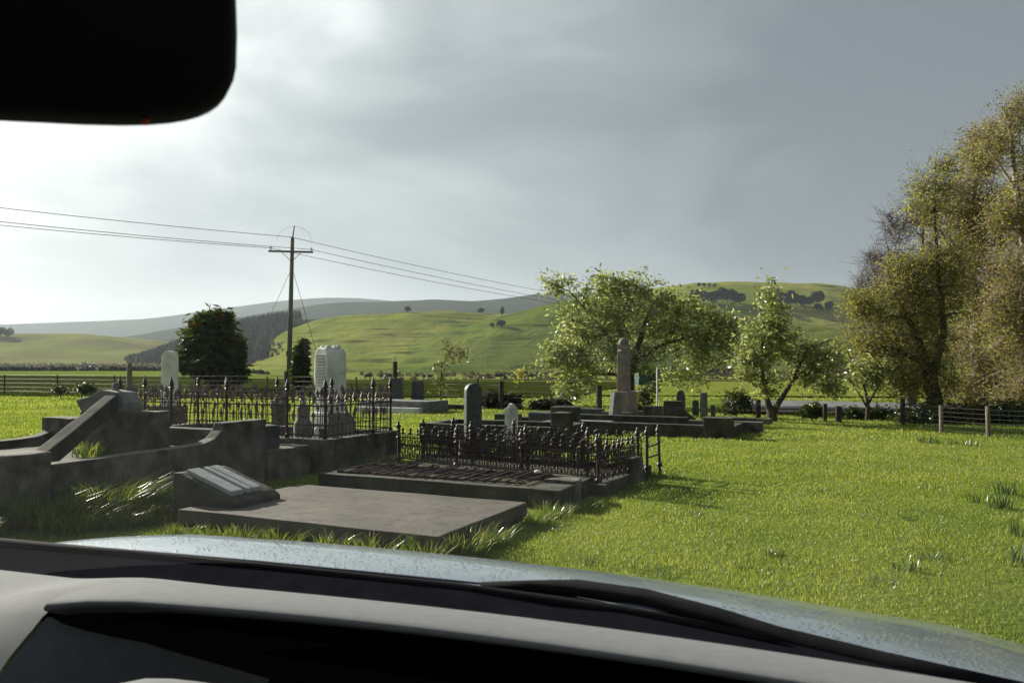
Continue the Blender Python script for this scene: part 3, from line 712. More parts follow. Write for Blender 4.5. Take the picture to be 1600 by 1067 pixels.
# ------------------------------------------------------------------ tall railing on its plinth
t = grave('railing_plinth', 'raised concrete plinth that carries the tall iron railing', 'grave', -10.25, 7.98)
kerb_ring(t, 0, 3.95, 0, 1.66, 0.42, 0.18, 'concrete')
wallbox(t, 'infill', 'earth', 0.183, 3.767, 0.183, 1.477, -0.05, 0.30, 0.0, 0.01)
def finial(z, s=1.0):
    return [(0.008, z), (0.022 * s, z + 0.012), (0.010, z + 0.028), (0.028 * s, z + 0.045), (0.022 * s, z + 0.07), (0.010 * s, z + 0.10), (0.001, z + 0.135)]
def railing(name, label, a0, b0, a1, b1, z0, h):
    t = grave(name, label, 'railing', a0, b0, z=z0)
    W, D = a1 - a0, b1 - b0
    post = MB(); post.tube([(0, 0, -0.02), (0, 0, h * 0.98)], 0.017, 8)
    post.lathe([(0.030, 0), (0.030, 0.04), (0.017, 0.06)], (0, 0, 0), 8)
    post.lathe([(0.017, 0), (0.034, 0.015), (0.02, 0.03), (0.038, 0.055), (0.026, 0.10), (0.008, 0.15), (0.001, 0.19)], (0, 0, h * 0.96), 8)
    pm = post.mesh('post'); pm.materials.append(M['iron'])
    tall = MB(); tall.tube([(0, 0, 0.0), (0, 0, h * 0.86)], 0.0085, 6); tall.lathe(finial(h * 0.84, 1.25), (0, 0, 0), 6)
    tall.lathe([(0.008, 0), (0.018, 0.012), (0.008, 0.024)], (0, 0, h * 0.66), 6)
    tm = tall.mesh('picket'); tm.materials.append(M['iron_grey'])
    low = MB(); low.tube([(0, 0, 0.0), (0, 0, h * 0.40)], 0.007, 6); low.lathe(finial(h * 0.38, 1.0), (0, 0, 0), 6)
    lm = low.mesh('dog_bar'); lm.materials.append(M['iron_grey'])
    hoop = MB(); hoop.ring((0.044, 0, h * 0.66), 0.044, 0.006, 'y', 10, 5, 0, PI)
    hoop.lathe(finial(h * 0.66 + 0.04, 1.1), (0.044, 0, 0), 6)
    hm = hoop.mesh('hoop'); hm.materials.append(M['iron_grey'])
    def side(p, q):
        p = Vector(p); q = Vector(q); n = max(1, round((q - p).length / 0.088)); ang = math.atan2(q.y - p.y, q.x - p.x)
        for zz, r in ((h * 0.08, 0.009), (h * 0.42 - 0.09, 0.007), (h * 0.66, 0.010)):
            MB().tube([p + Vector((0, 0, zz)), q + Vector((0, 0, zz))], r, 6).build('rail', 'iron', t)
        for i in range(n + 1):
            c = p.lerp(q, i / n)
            if i in (0,) or (i % 12 == 0 and i < n - 3):
                o = link('post', pm, None, t); o.location = c
            elif i < n:
                o = link('picket', tm, None, t) if i % 2 == 0 else link('dog_bar', lm, None, t); o.location = c
                o.rotation_euler = (R(random.gauss(0, 2.2)), R(random.gauss(0, 2.2)), 0)
            if i < n and i % 2 == 0:
                o = link('hoop', hm, None, t); o.location = c; o.rotation_euler = (0, 0, ang)
                o.location += (q - p).normalized() * 0.044
    random.seed(8)
    side((0, 0, 0), (W, 0, 0)); side((W, 0, 0), (W, D, 0)); side((W, D, 0), (0, D, 0)); side((0, D, 0), (0, 0, 0))
    return t
railing('tall_railing', 'tall rusty iron railing with spear finials around a raised plot', -10.16, 8.07, -6.39, 9.55, 0.415, 0.64)
# things inside and behind the tall railing
def lettering(t, x0, x1, z0, z1, y, rows, seed, ax='y'):
    random.seed(seed); b = MB()
    for r in range(rows):
        z = z1 - (z1 - z0) * (r + 0.5) / rows
        x = x0 + random.uniform(0, 0.12) * (x1 - x0); e = x1 - random.uniform(0, 0.12) * (x1 - x0)
        while x < e:
            w = random.uniform(0.008, 0.022); hh = (z1 - z0) / rows * random.uniform(0.45, 0.6)
            if ax == 'y': b.box(x, x + w, y - 0.002, y + 0.004, z, z + hh)
            else: b.box(y - 0.004, y + 0.002, x, x + w, z, z + hh)
            x += w + random.uniform(0.006, 0.02)
    return b.build('inscription', 'ink', t)
def round_stone(name, label, loc, w, th, h, mat, rz=-PHI, base=None, style='round', lean=(0, 0), letter=False):
    t = thing(name, label, 'headstone', loc, rz)
    b0 = 0.0
    if base:
        bw, bt, bh = base
        MB().box(-bw / 2, bw / 2, -bt / 2, bt / 2, -0.06, bh).build('base', 'concrete', t, bevel=0.015, rough=0.006); b0 = bh - 0.004
    hw = w / 2
    if style == 'round':
        poly = [(-hw, b0), (hw, b0)] + [(hw * math.cos(a), h - hw + hw * math.sin(a)) for a in np.linspace(0, PI, 13)]
    elif style == 'point':
        poly = [(-hw, b0), (hw, b0), (hw, h - hw * 0.9), (hw * 0.15, h), (-hw * 0.15, h), (-hw, h - hw * 0.9)]
    elif style == 'shoulder':
        poly = [(-hw, b0), (hw, b0), (hw, h - 0.20)] + [(hw * 0.92 * math.cos(a), h - 0.16 + 0.16 * math.sin(a)) for a in np.linspace(0.15, PI - 0.15, 9)] + [(-hw, h - 0.20)]
    elif style == 'slant':
        poly = [(-hw, b0), (hw, b0), (hw * 0.8, h), (-hw * 0.55, h)]
    else:
        poly = [(-hw, b0), (hw, b0), (hw * 0.9, h), (-hw * 0.9, h)]
    o = MB().prism(poly, 1, -th / 2, th / 2).build('stone', mat, t, bevel=min(0.012, th * 0.12), rough=0.003)
    o.rotation_euler = (R(lean[0]), R(lean[1]), 0)
    if letter:
        l_ = lettering(t, -hw * 0.75, hw * 0.75, b0 + (h - b0) * 0.45, h - hw * 0.9, -th / 2, 7, 5); l_.parent = o
    return t
loc = P(265, 600, 16.0); loc.z = 0
round_stone('white_headstone', 'slim round-topped white headstone beside the dark conifer', loc, 0.33, 0.16, 1.66, 'marble', R(-28), (0.6, 0.42, 0.55))
# tall thick white headstone
loc = P(516, 600, 14.6); loc.z = 0
t = thing('marble_headstone', 'big weathered white marble headstone with carved top behind the tall railing', 'headstone', loc, R(-43))
poly = [(-0.22, 0.5), (0.22, 0.5), (0.22, 1.45), (0.20, 1.60), (0.13, 1.68), (-0.10, 1.69), (-0.18, 1.62), (-0.22, 1.45)]
o = MB().prism(poly, 1, -0.21, 0.21).build('stone', 'marble', t, bevel=0.02, rough=0.006)
lettering(o, -0.16, 0.16, 0.95, 1.55, -0.21, 11, 4)
c = MB()
random.seed(4)
for i in range(9):
    c.lathe([(0.005, -0.035), (0.04, -0.02), (0.05, 0.0), (0.03, 0.03), (0.003, 0.045)], (random.uniform(-0.1, 0.13), random.uniform(-0.15, 0.15), 1.69 + random.uniform(-0.005, 0.02)), 8)
c.build('carved_flowers', 'marble', o, True)
MB().box(-0.30, 0.30, -0.30, 0.30, -0.05, 0.28).build('base', 'concrete', t, bevel=0.02, rough=0.006)
MB().box(-0.26, 0.26, -0.25, 0.25, 0.276, 0.505).build('plinth', 'marble', t, bevel=0.02)
# urn-like marble pillar inside the railing
loc = E(-7.15, 8.55, 0.29)
t = thing('marble_urn', 'small grey marble urn with ball top inside the tall railing', 'urn', loc, 0)
MB().lathe([(0.11, 0), (0.12, 0.05), (0.125, 0.25), (0.115, 0.30), (0.085, 0.33), (0.08, 0.46), (0.09, 0.49), (0.055, 0.52), (0.03, 0.54)], (0, 0, 0), 14).build('body', 'greystone', t, True)
MB().lathe([(0.01, 0.535), (0.04, 0.55), (0.05, 0.585), (0.04, 0.615), (0.005, 0.632)], (0, 0, 0), 12).build('ball', 'marble', t, True)
t = thing('marble_jar', 'little cream stone jar standing behind the railing bars', 'urn', E(-6.75, 8.35, 0.29), 0)
MB().lathe([(0.05, 0), (0.06, 0.04), (0.04, 0.16), (0.025, 0.2), (0.035, 0.23), (0.01, 0.25)], (0, 0, 0), 10).build('body', 'marble', t, True)
round_stone('grey_headstone', 'low grey headstone behind the bars at the railing corner', E(-6.95, 9.15, 0.28), 0.42, 0.12, 0.42, 'greystone', -PHI, None, 'shoulder')
t = thing('stone_post', 'pale round-capped stone post behind the middle of the railing', 'headstone', P(436, 640, 14.2).xy.to_3d(), 0)
MB().lathe([(0.13, -0.05), (0.13, 0.62), (0.16, 0.66), (0.15, 0.72), (0.05, 0.78), (0.01, 0.79)], (0, 0, 0), 12).build('post', 'greystone', t, True)

# ------------------------------------------------------------------ low cast-iron fence and the plot with the fallen panel
t = grave('grid_grave', 'low dark kerbed plot with a fallen rusty fence panel lying on it', 'grave', -5.62, 6.98)
kerb_ring(t, 0, 2.85, 0, 1.05, 0.17, 0.12, 'concrete_dark')
wallbox(t, 'infill', 'earth', 0.123, 2.727, 0.123, 0.927, -0.05, 0.11, 0.0, 0.012)
wallbox(t, 'corner_post', 'concrete_dark', 2.58, 2.92, -0.12, 0.28, -0.05, 0.19, 0.02, 0.008)
MB().prism([(-0.02, -0.02), (0.30, -0.02), (0.34, 0.06), (0.28, 0.26), (0.05, 0.31)], 2, 0.0, 0.22).build('broken_kerb', 'concrete', t, bevel=0.015, rough=0.015).location = (2.6, 0.32, 0.0)
t = grave('fallen_railing', 'rusty fence panel fallen flat on the dark plot', 'railing', -5.5, 7.12, z=0.175)
for y in (0.05, 0.42, 0.74):
    MB().tube([(0, y, 0.0), (2.3, y + 0.02, 0.008)], 0.011, 6).build('rail', 'rust', t)
pk = MB().tube([(0, -0.03, 0.0), (0.0, 0.80, 0.0)], 0.009, 6); pk.tube([(0, 0.78, 0), (0, 0.86, 0)], [0.018, 0.002], 6)
pm = pk.mesh('picket'); pm.materials.append(M['rust'])
random.seed(12)
for i in range(19):
    o = link('picket', pm, None, t); o.location = (0.06 + i * 0.12, 0, 0.012 + random.uniform(0, 0.012)); o.rotation_euler = (R(random.uniform(-1, 1)), 0, R(random.gauss(0, 3)))
st = thing('white_stone', 'small pale loose stone lying on the fallen fence panel', 'stone', E(-3.35, 7.85, 0.19), 0)
bm = bmesh.new(); bmesh.ops.create_icosphere(bm, subdivisions=2, radius=0.038)
for v in bm.verts: v.co = Vector((v.co.x * 1.2, v.co.y * 0.8, v.co.z * 0.45 + 0.02)) + Vector(mnoise.noise_vector(v.co * 12)) * 0.008
me = bpy.data.meshes.new('stone'); bm.to_mesh(me); bm.free(); link('stone', me, 'marble', st, True)

def lace_panel_mesh(w, h):
    b = MB(); r = 0.0065
    b.ring((w / 2, 0, h * 0.80), w * 0.36, r, 'y', 10, 5, 0, PI)
    b.tube([(w * 0.14, 0, 0.03), (w * 0.14, 0, h * 0.80)], r, 5); b.tube([(w * 0.86, 0, 0.03), (w * 0.86, 0, h * 0.80)], r, 5)
    b.ring((w / 2, 0, h * 0.62), w * 0.24, r, 'y', 10, 5)
    b.ring((w / 2, 0, h * 0.32), w * 0.30, r, 'y', 10, 5)
    b.ring((w / 2, 0, h * 0.14), w * 0.17, r, 'y', 8, 5)
    for s in (-1, 1):
        b.tube([(w / 2, 0, h * 0.47), (w / 2 + s * w * 0.30, 0, h * 0.52), (w / 2 + s * w * 0.34, 0, h * 0.44), (w / 2 + s * w * 0.22, 0, h * 0.42)], r * 1.1, 5)
        b.tube([(w / 2, 0, h * 0.05), (w / 2 + s * w * 0.4, 0, h * 0.10), (w / 2 + s * w * 0.42, 0, h * 0.2), (w / 2 + s * w * 0.28, 0, h * 0.19)], r * 1.1, 5)
    b.tube([(w / 2, 0, 0.0), (w / 2, 0, h * 0.84)], r, 5)
    b.lathe([(0.006, 0), (0.022, 0.022), (0.008, 0.045), (0.018, 0.065), (0.001, 0.10)], (w / 2, 0, h * 0.84), 6)
    return b.mesh('lace_panel')
LACE_H = 0.40
lp = lace_panel_mesh(0.135, LACE_H); lp.materials.append(M['iron'])
hoopm = MB().ring((0.0675, 0, LACE_H * 0.9), 0.055, 0.008, 'y', 10, 5, 0, PI); hoopm.tube([(0.0125, 0, 0.02), (0.0125, 0, LACE_H * 0.9)], 0.007, 5); hoopm.tube([(0.1225, 0, 0.02), (0.1225, 0, LACE_H * 0.9)], 0.007, 5)
lh = hoopm.mesh('hoop_panel'); lh.materials.append(M['iron'])
def ipost(h):
    b = MB(); b.tube([(0, 0, -0.12), (0, 0, h)], 0.019, 8)
    b.lathe([(0.036, 0), (0.036, 0.03), (0.02, 0.05)], (0, 0, 0), 8)
    b.lathe([(0.019, 0), (0.034, 0.01), (0.02, 0.025)], (0, 0, h * 0.72), 8)
    b.lathe([(0.019, 0), (0.038, 0.012), (0.018, 0.03), (0.034, 0.055), (0.03, 0.075), (0.012, 0.10), (0.016, 0.115), (0.001, 0.14)], (0, 0, h - 0.02), 8)
    m = b.mesh('post'); m.materials.append(M['iron']); return m
IPM = ipost(0.40)
FA = E(-5.72, 8.75); FB = E(-2.70, 7.95); FC = E(-2.45, 9.55); FD = E(-5.5, 9.75)
t = thing('iron_fence', 'low ornate black cast-iron fence around the middle grave', 'railing', FA + Vector((0, 0, 0.12)), 0)
def lace_run(p, q, skip=0.0, part=1.0, posts=True, tall=False):
    p = Vector(p) - FA; q = Vector(q) - FA
    L = (q - p).length; n = int(round(L * part / 0.135)); ang = math.atan2(q.y - p.y, q.x - p.x); u = (q - p).normalized()
    for zz in (0.03, LACE_H * 0.52, LACE_H * 0.76):
        MB().tube([p + Vector((0, 0, zz)), p + u * L * part + Vector((0, 0, zz))], 0.009, 6).build('rail', 'iron', t)
    for i in range(n):
        o = link('hoop_panel', lh, None, t) if (tall and i % 3 == 1) else link('lace_panel', lp, None, t)
        o.location = p + u * (i * 0.135 + 0.01); o.rotation_euler = (R(random.gauss(0, 1.5)), R(random.gauss(0, 0.7)), ang)
    m = max(1, int(round(L / 0.95)))
    for i in range(m + 1):
        o = link('post', IPM, None, t); o.location = p + u * L * i / m; o.rotation_euler = (R(random.gauss(0, 1)), R(random.gauss(0, 1.5)), 0)
random.seed(21)
lace_run(FA, FB); lace_run(FB, E(-2.55, 8.95)); lace_run(FD, FC, tall=True, part=0.93); lace_run(E(-5.62, 9.2), E(-3.1, 8.75), tall=True)
pr = Vector(FC) - FA; ps = E(-2.5, 9.15) - FA
for zz in (0.14, 0.27):
    MB().tube([ps + Vector((0, 0, zz)), pr + Vector((0, 0, zz + 0.01))], 0.011, 6).build('rail', 'iron', t)
o = link('post', IPM, None, t); o.location = ps
t = grave('iron_fence_grave', 'low stone kerb under the ornate black iron fence', 'grave', -5.82, 8.12)
wallbox(t, 'kerb', 'concrete_dark', 3.02, 3.24, -0.3, 1.55, -0.05, 0.12)
wallbox(t, 'kerb', 'concrete_dark', 0.0, 3.017, 1.47, 1.62, -0.05, 0.115)
wallbox(t, 'infill', 'earth', 0.1, 3.0, 0.02, 1.46, -0.05, 0.07, 0, 0.012)
wallbox(t, 'corner_post', 'concrete', 3.05, 3.33, 0.62, 0.86, 0.0, 0.30, 0.03, 0.01)
# stones inside the low iron fence
loc = P(739, 640, 12.0); loc.z = 0.0
round_stone('dark_headstone', 'narrow dark round-topped granite headstone rising above the low iron fence', loc, 0.25, 0.13, 1.09, 'granite', R(22), (0.42, 0.3, 0.22))
loc = P(799, 640, 11.6); loc.z = 0.0
round_stone('pointed_headstone', 'small white pointed marble headstone by the low iron fence', loc, 0.185, 0.09, 0.80, 'marble', R(35), (0.36, 0.26, 0.16), 'point', (0, 0), True)

# ------------------------------------------------------------------ graves behind
def px_grave(name, label, cat, px, py, z=0.0):
    return thing(name, label, cat, G(px, py, z), -PHI)
# kerbed box behind the iron fence
t = px_grave('kerb_grave', 'dark raised kerbed grave behind the narrow granite headstone', 'grave', 655, 693)
kerb_ring(t, 0, 2.6, 0, 1.3, 0.36, 0.16, 'concrete_dark')
wallbox(t, 'ledge', 'concrete_dark', 0.17, 2.43, 0.17, 1.13, -0.05, 0.26, 0.0, 0.006)
wallbox(t, 'end_block', 'concrete_dark', 2.45, 2.72, 0.02, 0.42, -0.05, 0.60, 0.03, 0.008)
t = px_grave('block_grave', 'row of low dark stone blocks behind the white pointed headstone', 'grave', 772, 668)
wallbox(t, 'block', 'concrete_dark', 0, 0.55, 0, 0.3, -0.05, 0.30, 0.03, 0.008)
wallbox(t, 'block', 'granite', 0.75, 1.45, 0.1, 0.5, -0.05, 0.36, 0.06, 0.008)
wallbox(t, 'kerb', 'concrete_dark', 0.0, 2.4, 0.75, 0.92, -0.05, 0.2, 0.02, 0.008)
wallbox(t, 'block', 'concrete_dark', 1.55, 2.1, -0.55, -0.2, -0.05, 0.52, 0.03, 0.008)
# long kerbed double plot with end block, right
t = px_grave('long_grave', 'long low kerbed grave ending in a square dark block on the lawn', 'grave', 1143, 686)
wallbox(t, 'end_block', 'concrete_dark', -0.52, 0.0, 0.0, 0.32, -0.05, 0.385, 0.02, 0.006)
wallbox(t, 'kerb', 'concrete_dark', -3.6, -0.523, 0.06, 0.24, -0.05, 0.235, 0.02, 0.008)
wallbox(t, 'kerb', 'concrete', -3.6, 0.35, 1.6, 1.78, -0.05, 0.22, 0.02, 0.008)
wallbox(t, 'kerb', 'concrete_dark', -0.2, -0.02, 0.323, 1.597, -0.05, 0.20, 0.02, 0.008)
wallbox(t, 'infill', 'earth', -3.5, -0.25, 0.243, 1.597, -0.05, 0.12, 0.0, 0.01)
t = px_grave('grey_slab_grave', 'pale grey flat slab grave left of the long kerbed one', 'grave', 935, 676)
wallbox(t, 'slab', 'greystone', -1.25, 0.1, 0.0, 0.75, -0.05, 0.20, 0.02, 0.006)
wallbox(t, 'kerb', 'concrete_dark', -1.5, 1.6, 0.95, 1.12, -0.05, 0.30, 0.02, 0.006)
t = px_grave('low_kerb', 'low stone kerb in front of the lane by the shrub', 'kerb', 1205, 664)
wallbox(t, 'kerb', 'concrete', -1.6, 0.0, 0, 0.2, -0.05, 0.14, 0.02, 0.006)
wallbox(t, 'kerb', 'concrete_dark', -1.3, -0.2, -1.2, -0.9, -0.05, 0.22, 0.02, 0.006)
# monument column in front of the cherry tree
loc = G(975, 656); 
t = thing('column_monument', 'tall reddish stone column on a square pedestal before the cherry tree', 'monument', loc, R(-33))
MB().box(-0.42, 0.42, -0.42, 0.42, -0.05, 0.22).build('step', 'concrete', t, bevel=0.02, rough=0.006)
MB().box(-0.27, 0.27, -0.27, 0.27, 0.217, 0.72, 0.03).build('pedestal', 'redstone', t, bevel=0.02, rough=0.004)
MB().box(-0.135, 0.135, -0.135, 0.135, 0.716, 1.88, 0.012).build('shaft', 'redstone', t, bevel=0.02, rough=0.004)
MB().lathe([(0.15, 1.70), (0.165, 1.73), (0.15, 1.76)], (0, 0, 0), 12).build('collar', 'redstone', t)
MB().lathe([(0.12, 1.87), (0.135, 1.92), (0.12, 2.0), (0.07, 2.05), (0.01, 2.06)], (0, 0, 0), 12).build('cap', 'greystone', t, True)
loc = G(960, 660)
round_stone('slanted_headstone', 'leaning grey headstone with a lit shoulder in front of the column', loc, 0.30, 0.15, 0.72, 'greystone', R(35), None, 'slant', (0, 3))
# further stones, right of the column
specs = [(926, 654, 0.62, 0.34, 0.26, 'granite', 'block', 'squat dark stone block left of the column monument'),
         (1018, 660, 0.55, 0.25, 0.40, 'concrete_dark', 'slant', 'slanting dark stone just right of the column monument'),
         (1028, 664, 0.22, 0.2, 0.44, 'granite', 'block', 'short dark square stone at the foot of the white post'),
         (1052, 656, 0.5, 0.22, 0.48, 'concrete_dark', 'block', 'wide dark block right of the white post'),
         (1064, 652, 0.22, 0.14, 0.72, 'granite', 'shoulder', 'upright dark stone above the wide dark block'),
         (1087, 650, 0.17, 0.1, 0.44, 'granite', 'round', 'short dark rounded stone left of the twin upright stones'),
         (1100, 653, 0.19, 0.12, 0.66, 'greystone', 'block', 'tallest thin grey stone before the shrub by the lane'),
         (1114, 654, 0.11, 0.1, 0.36, 'granite', 'round', 'smallest dark rounded marker left of the shrub by the lane')]
for px, py, w, th, h, mt, sty, lab in specs:
    round_stone('headstone', lab, G(px, py), w, th, h, mt, R(-20), None, sty)
t = thing('leaning_slab', 'dark stone slab leaning against the wide dark block', 'headstone', G(1078, 657), R(-15))
o = MB().box(-0.45, 0.1, -0.18, 0.18, -0.05, 0.07).build('slab', 'concrete_dark', t, bevel=0.015, rough=0.006); o.rotation_euler = (0, R(38), 0); o.location = (0.05, 0, 0.02)
# stones far behind the tall railing
for px, w, lab in ((619, 0.42, 'left one of two dark headstones behind the tall railing'), (653, 0.36, 'right one of two dark headstones behind the tall railing')):
    round_stone('dark_block_stone', lab, G(px, 640), w, 0.2, 0.98 if px < 640 else 0.9, 'granite', R(-15), (0.6, 0.4, 0.3), 'block')
t = px_grave('white_edged_grave', 'low pale grave with white kerb right of the tall railing', 'grave', 668, 646)
wallbox(t, 'body', 'greystone', -2.4, 0.0, 0, 1.2, -0.05, 0.34, 0.02, 0.006)
wallbox(t, 'kerb', 'marble', -2.3, -0.15, -0.25, -0.003, -0.05, 0.16, 0.02, 0.004)
t = px_grave('dark_kerb', 'thin dark kerb line behind the sapling', 'kerb', 738, 641)
wallbox(t, 'kerb', 'concrete_dark', -1.7, 0.0, 0, 0.2, -0.05, 0.16, 0.02, 0.006)

# ------------------------------------------------------------------ fences, poles, cables
def post_at(parent, org, p, h, r, mat, lean=0.0, name='post'):
    o = MB().tube([(0, 0, -0.25), (0, 0, h * 0.5), (lean, 0, h)], [r, r, r * 0.96], 9).build(name, mat, parent)
    o.location = Vector(p) - Vector(org); return o
# right wire-netting fence
rp = [(1411, 664, 0.60), (1471, 676, 0.55), (1544, 682, 0.58), (1640, 688, 0.58), (1760, 697, 0.6)]
org = G(1411, 664)
t = thing('netting_fence', 'wire netting fence on timber posts under the birches', 'fence', org, 0)
pts = []
for i, (px, py, h) in enumerate(rp):
    p = G(px, py); pts.append(p)
    post_at(t, org, p, h, 0.055 if i in (0,) else 0.04, 'wood' if i else 'wood_dark')
for k in range(6):
    z = 0.06 + k * 0.09
    MB().tube([p - org + Vector((0, -0.05, z + (0.004 * (i % 2)))) for i, p in enumerate(pts)], 0.0028, 4).build('wire', 'wire', t)
for i in range(len(pts) - 1):
    n = int((pts[i + 1] - pts[i]).length / 0.16)
    b = MB()
    for j in range(1, n):
        c = pts[i].lerp(pts[i + 1], j / n) - org + Vector((0, -0.05, 0))
        b.tube([c + Vector((0, 0, 0.05)), c + Vector((0, 0, 0.51))], 0.0014, 4)
    b.build('netting', 'wire', t)
# boundary fence behind the graves: posts and wires, each post a part
bp = [(-140, 612, 1.0), (202, 618, 1.45), (447, 622, 1.1), (617, 630, 1.35), (783, 642, 1.05), (936, 645, 1.0)]
D0 = [40, 34, 31, 28, 24.5, 22.8]
org = P(202, 600, 34).xy.to_3d()
t = thing('boundary_fence', 'wire fence with dark timber posts closing the cemetery at the back', 'fence', org, 0)
pts = []
tops = {202: 567, 447: 580, 617: 565, 783: 595, 936: 602}
for (px, py, h), d_ in zip(bp, D0):
    p = P(px, 600, d_).xy.to_3d(); pts.append(p)
    if px in tops: h = P(px, tops[px], d_).z
    post_at(t, org, p, h, 0.11 if px == 202 else 0.085, 'wood_dark' if px != 202 else 'wood')
for k in range(5):
    z = 0.18 + k * 0.19
    for i in range(len(pts) - 1):
        MB().tube([pts[i] - org + Vector((0, 0.02, z)), pts[i + 1] - org + Vector((0, 0.02, z))], 0.006, 4).build('wire', 'wire', t)
for i in range(len(pts) - 1):
    n = int((pts[i + 1] - pts[i]).length / 0.9)
    for j in range(1, n):
        c = pts[i].lerp(pts[i + 1], j / n) - org
        if j % 4 == 0:
            MB().tube([c + Vector((0, 0, -0.1)), c + Vector((0, 0, 0.95))], 0.03, 6).build('batten', 'wood_dark', t)
        else:
            MB().tube([c + Vector((0, 0, 0.05)), c + Vector((0, 0, 0.95))], 0.007, 4).build('dropper', 'wire', t)
# single posts along the lane
for px, py, h, r, lab in ((1185, 655, 0.50, 0.06, 'dark timber post left of the forked tree by the lane'), (1289, 660, 0.45, 0.05, 'short thin timber post right of the round dark shrub'), (1310, 661, 0.40, 0.075, 'stout brown timber post beside the bare verge')):
    p = G(px, py)
    o = MB().tube([(0, 0, -0.2), (0, 0, h * 0.6), (0.01, 0, h)], r, 10).build('timber_post', 'wood_dark', None)
    o.location = p; tag(o, lab, 'post', 'posts along the lane')
# white marker poles
for px, d_, top, lab, r in ((615, 36, 557, 'thin white pole in the field behind the tall railing', 0.035), (1027, 19.5, 574, 'thin white post right of the column monument', 0.022)):
    p = P(px, 600, d_); h = P(px, top, d_).z; p.z = 0
    o = MB().tube([(0, 0, -0.2), (0, 0, h)], r, 8).build('white_pole', 'white', None); o.location = p; tag(o, lab, 'pole')
# utility pole
def utility_pole(loc, h, label, full=True):
    t = thing('utility_pole', label, 'utility pole', loc, 0, 'utility poles of the power line')
    lean = 0.16 if full else 0.0
    MB().tube([(0, 0, -0.5), (lean * 0.5, 0, h * 0.5), (lean, 0, h)], [0.17, 0.15, 0.12], 12).build('pole', 'pole', t, True)
    ux = Vector((0.76, -0.65, 0))
    za = h - 0.95
    c = Vector((lean * 0.9, 0, za))
    a = MB()
    u = Vector((0.97, 0.25, 0))
    a.tube([c - u * 1.4 + Vector((0, -0.16, 0)), c + u * 1.35 + Vector((0, -0.16, 0.03))], 0.065, 4)
    a.build('crossarm', 'pole', t)
    for s in (-1, 1):
        MB().tube([c + u * s * 0.6 + Vector((0, -0.15, -0.03)), c + Vector((0, -0.13, -0.62))], 0.02, 5).build('brace', 'wire', t)
        MB().lathe([(0.03, 0), (0.03, 0.08), (0.06, 0.10), (0.045, 0.16), (0.065, 0.18), (0.03, 0.26)], c + u * s * 1.25 + Vector((0, -0.16, 0.06)), 8).build('insulator', 'porcelain', t)
    MB().tube([(lean, 0, h - 0.1), (lean + 0.12, 0, h + 0.75)], [0.05, 0.035], 6).build('top_pin', 'cable', t)
    if full:
        lp_ = [Vector((lean + 0.1, 0, h + 0.7)) + Vector((1.2 * math.sin(x), 0, -0.95 * (1 - math.cos(x)))) * 0.9 for x in np.linspace(-1.6, 1.6, 15)]
        MB().tube(lp_, 0.007, 4).build('jumper', 'cable', t)
        MB().box(-0.12, 0.22, -0.21, -0.18, 2.0, 2.3).build('plate', 'wire', t)
        MB().box(0.10, 1.30, -0.19, -0.17, 2.0, 2.27).build('street_name_sign', 'blue_sign', t)
        MB().tube([(lean * 0.8, 0, za - 1.0), (-2.9, -1.0, -0.1)], 0.015, 4).build('stay_wire', 'cable', t)
        MB().tube([(lean * 0.8, 0, za - 0.9), (2.2, 1.0, -0.1)], 0.015, 4).build('stay_wire', 'cable', t)
    return t
PD = 50.0
pb = P(451, 600, PD); pb.z = gz(pb.x, pb.y); PH = P(458, 371, PD).z
line = Vector((0.63, 0.777, 0)).normalized()
poles = [pb, pb - line * 62, pb + line * 70]
for i, p in enumerate(poles):
    p.z = gz(p.x, p.y)
    utility_pole(p, PH - (0 if i < 2 else 1.0), ['tall timber utility pole with crossarm and blue street sign', 'utility pole outside the left edge carrying the near end of the cables', 'farther utility pole hidden behind the cherry tree'][i], i == 0)
u = Vector((0.97, 0.25, 0))
for k, (off, dz, lab) in enumerate(((0.0, 0.0, 'topmost overhead power cable on the utility pole'), (-1.25, -0.75, 'overhead power cable from the left end of the crossarm'), (1.2, -0.75, 'overhead power cable from the right end of the crossarm'))):
    pts = []
    for a, b in ((1, 0), (0, 2)):
        A_ = poles[a] + u * off + Vector((0.1, -0.16, PH - (0 if a < 2 else 1.0) + dz)); B_ = poles[b] + u * off + Vector((0.1, -0.16, PH - (0 if b < 2 else 1.0) + dz))
        seg = [A_.lerp(B_, s) - Vector((0, 0, 0.9 * 4 * s * (1 - s))) for s in np.linspace(0, 1, 24)]
        pts += seg if not pts else seg[1:]
    o = MB().tube(pts, 0.016, 5).build('power_cable', 'cable', None); tag(o, lab, 'cable', 'overhead cables')
# green shed beyond the cherry tree
p = P(1008, 592, 55); p.z = gz(p.x, p.y)
t = thing('shed', 'small dark green metal shed across the field behind the cherry trunk', 'shed', p, R(10))
MB().box(-0.75, 0.75, -0.8, 0.8, -0.1, 1.1).build('wall', 'shed', t)
MB().box(-0.82, 0.82, -0.87, 0.87, 1.097, 1.18).build('roof', 'shed', t)
MB().box(0.2, 0.6, -0.83, -0.798, 0.0, 0.95).build('door', 'wood_dark', t)

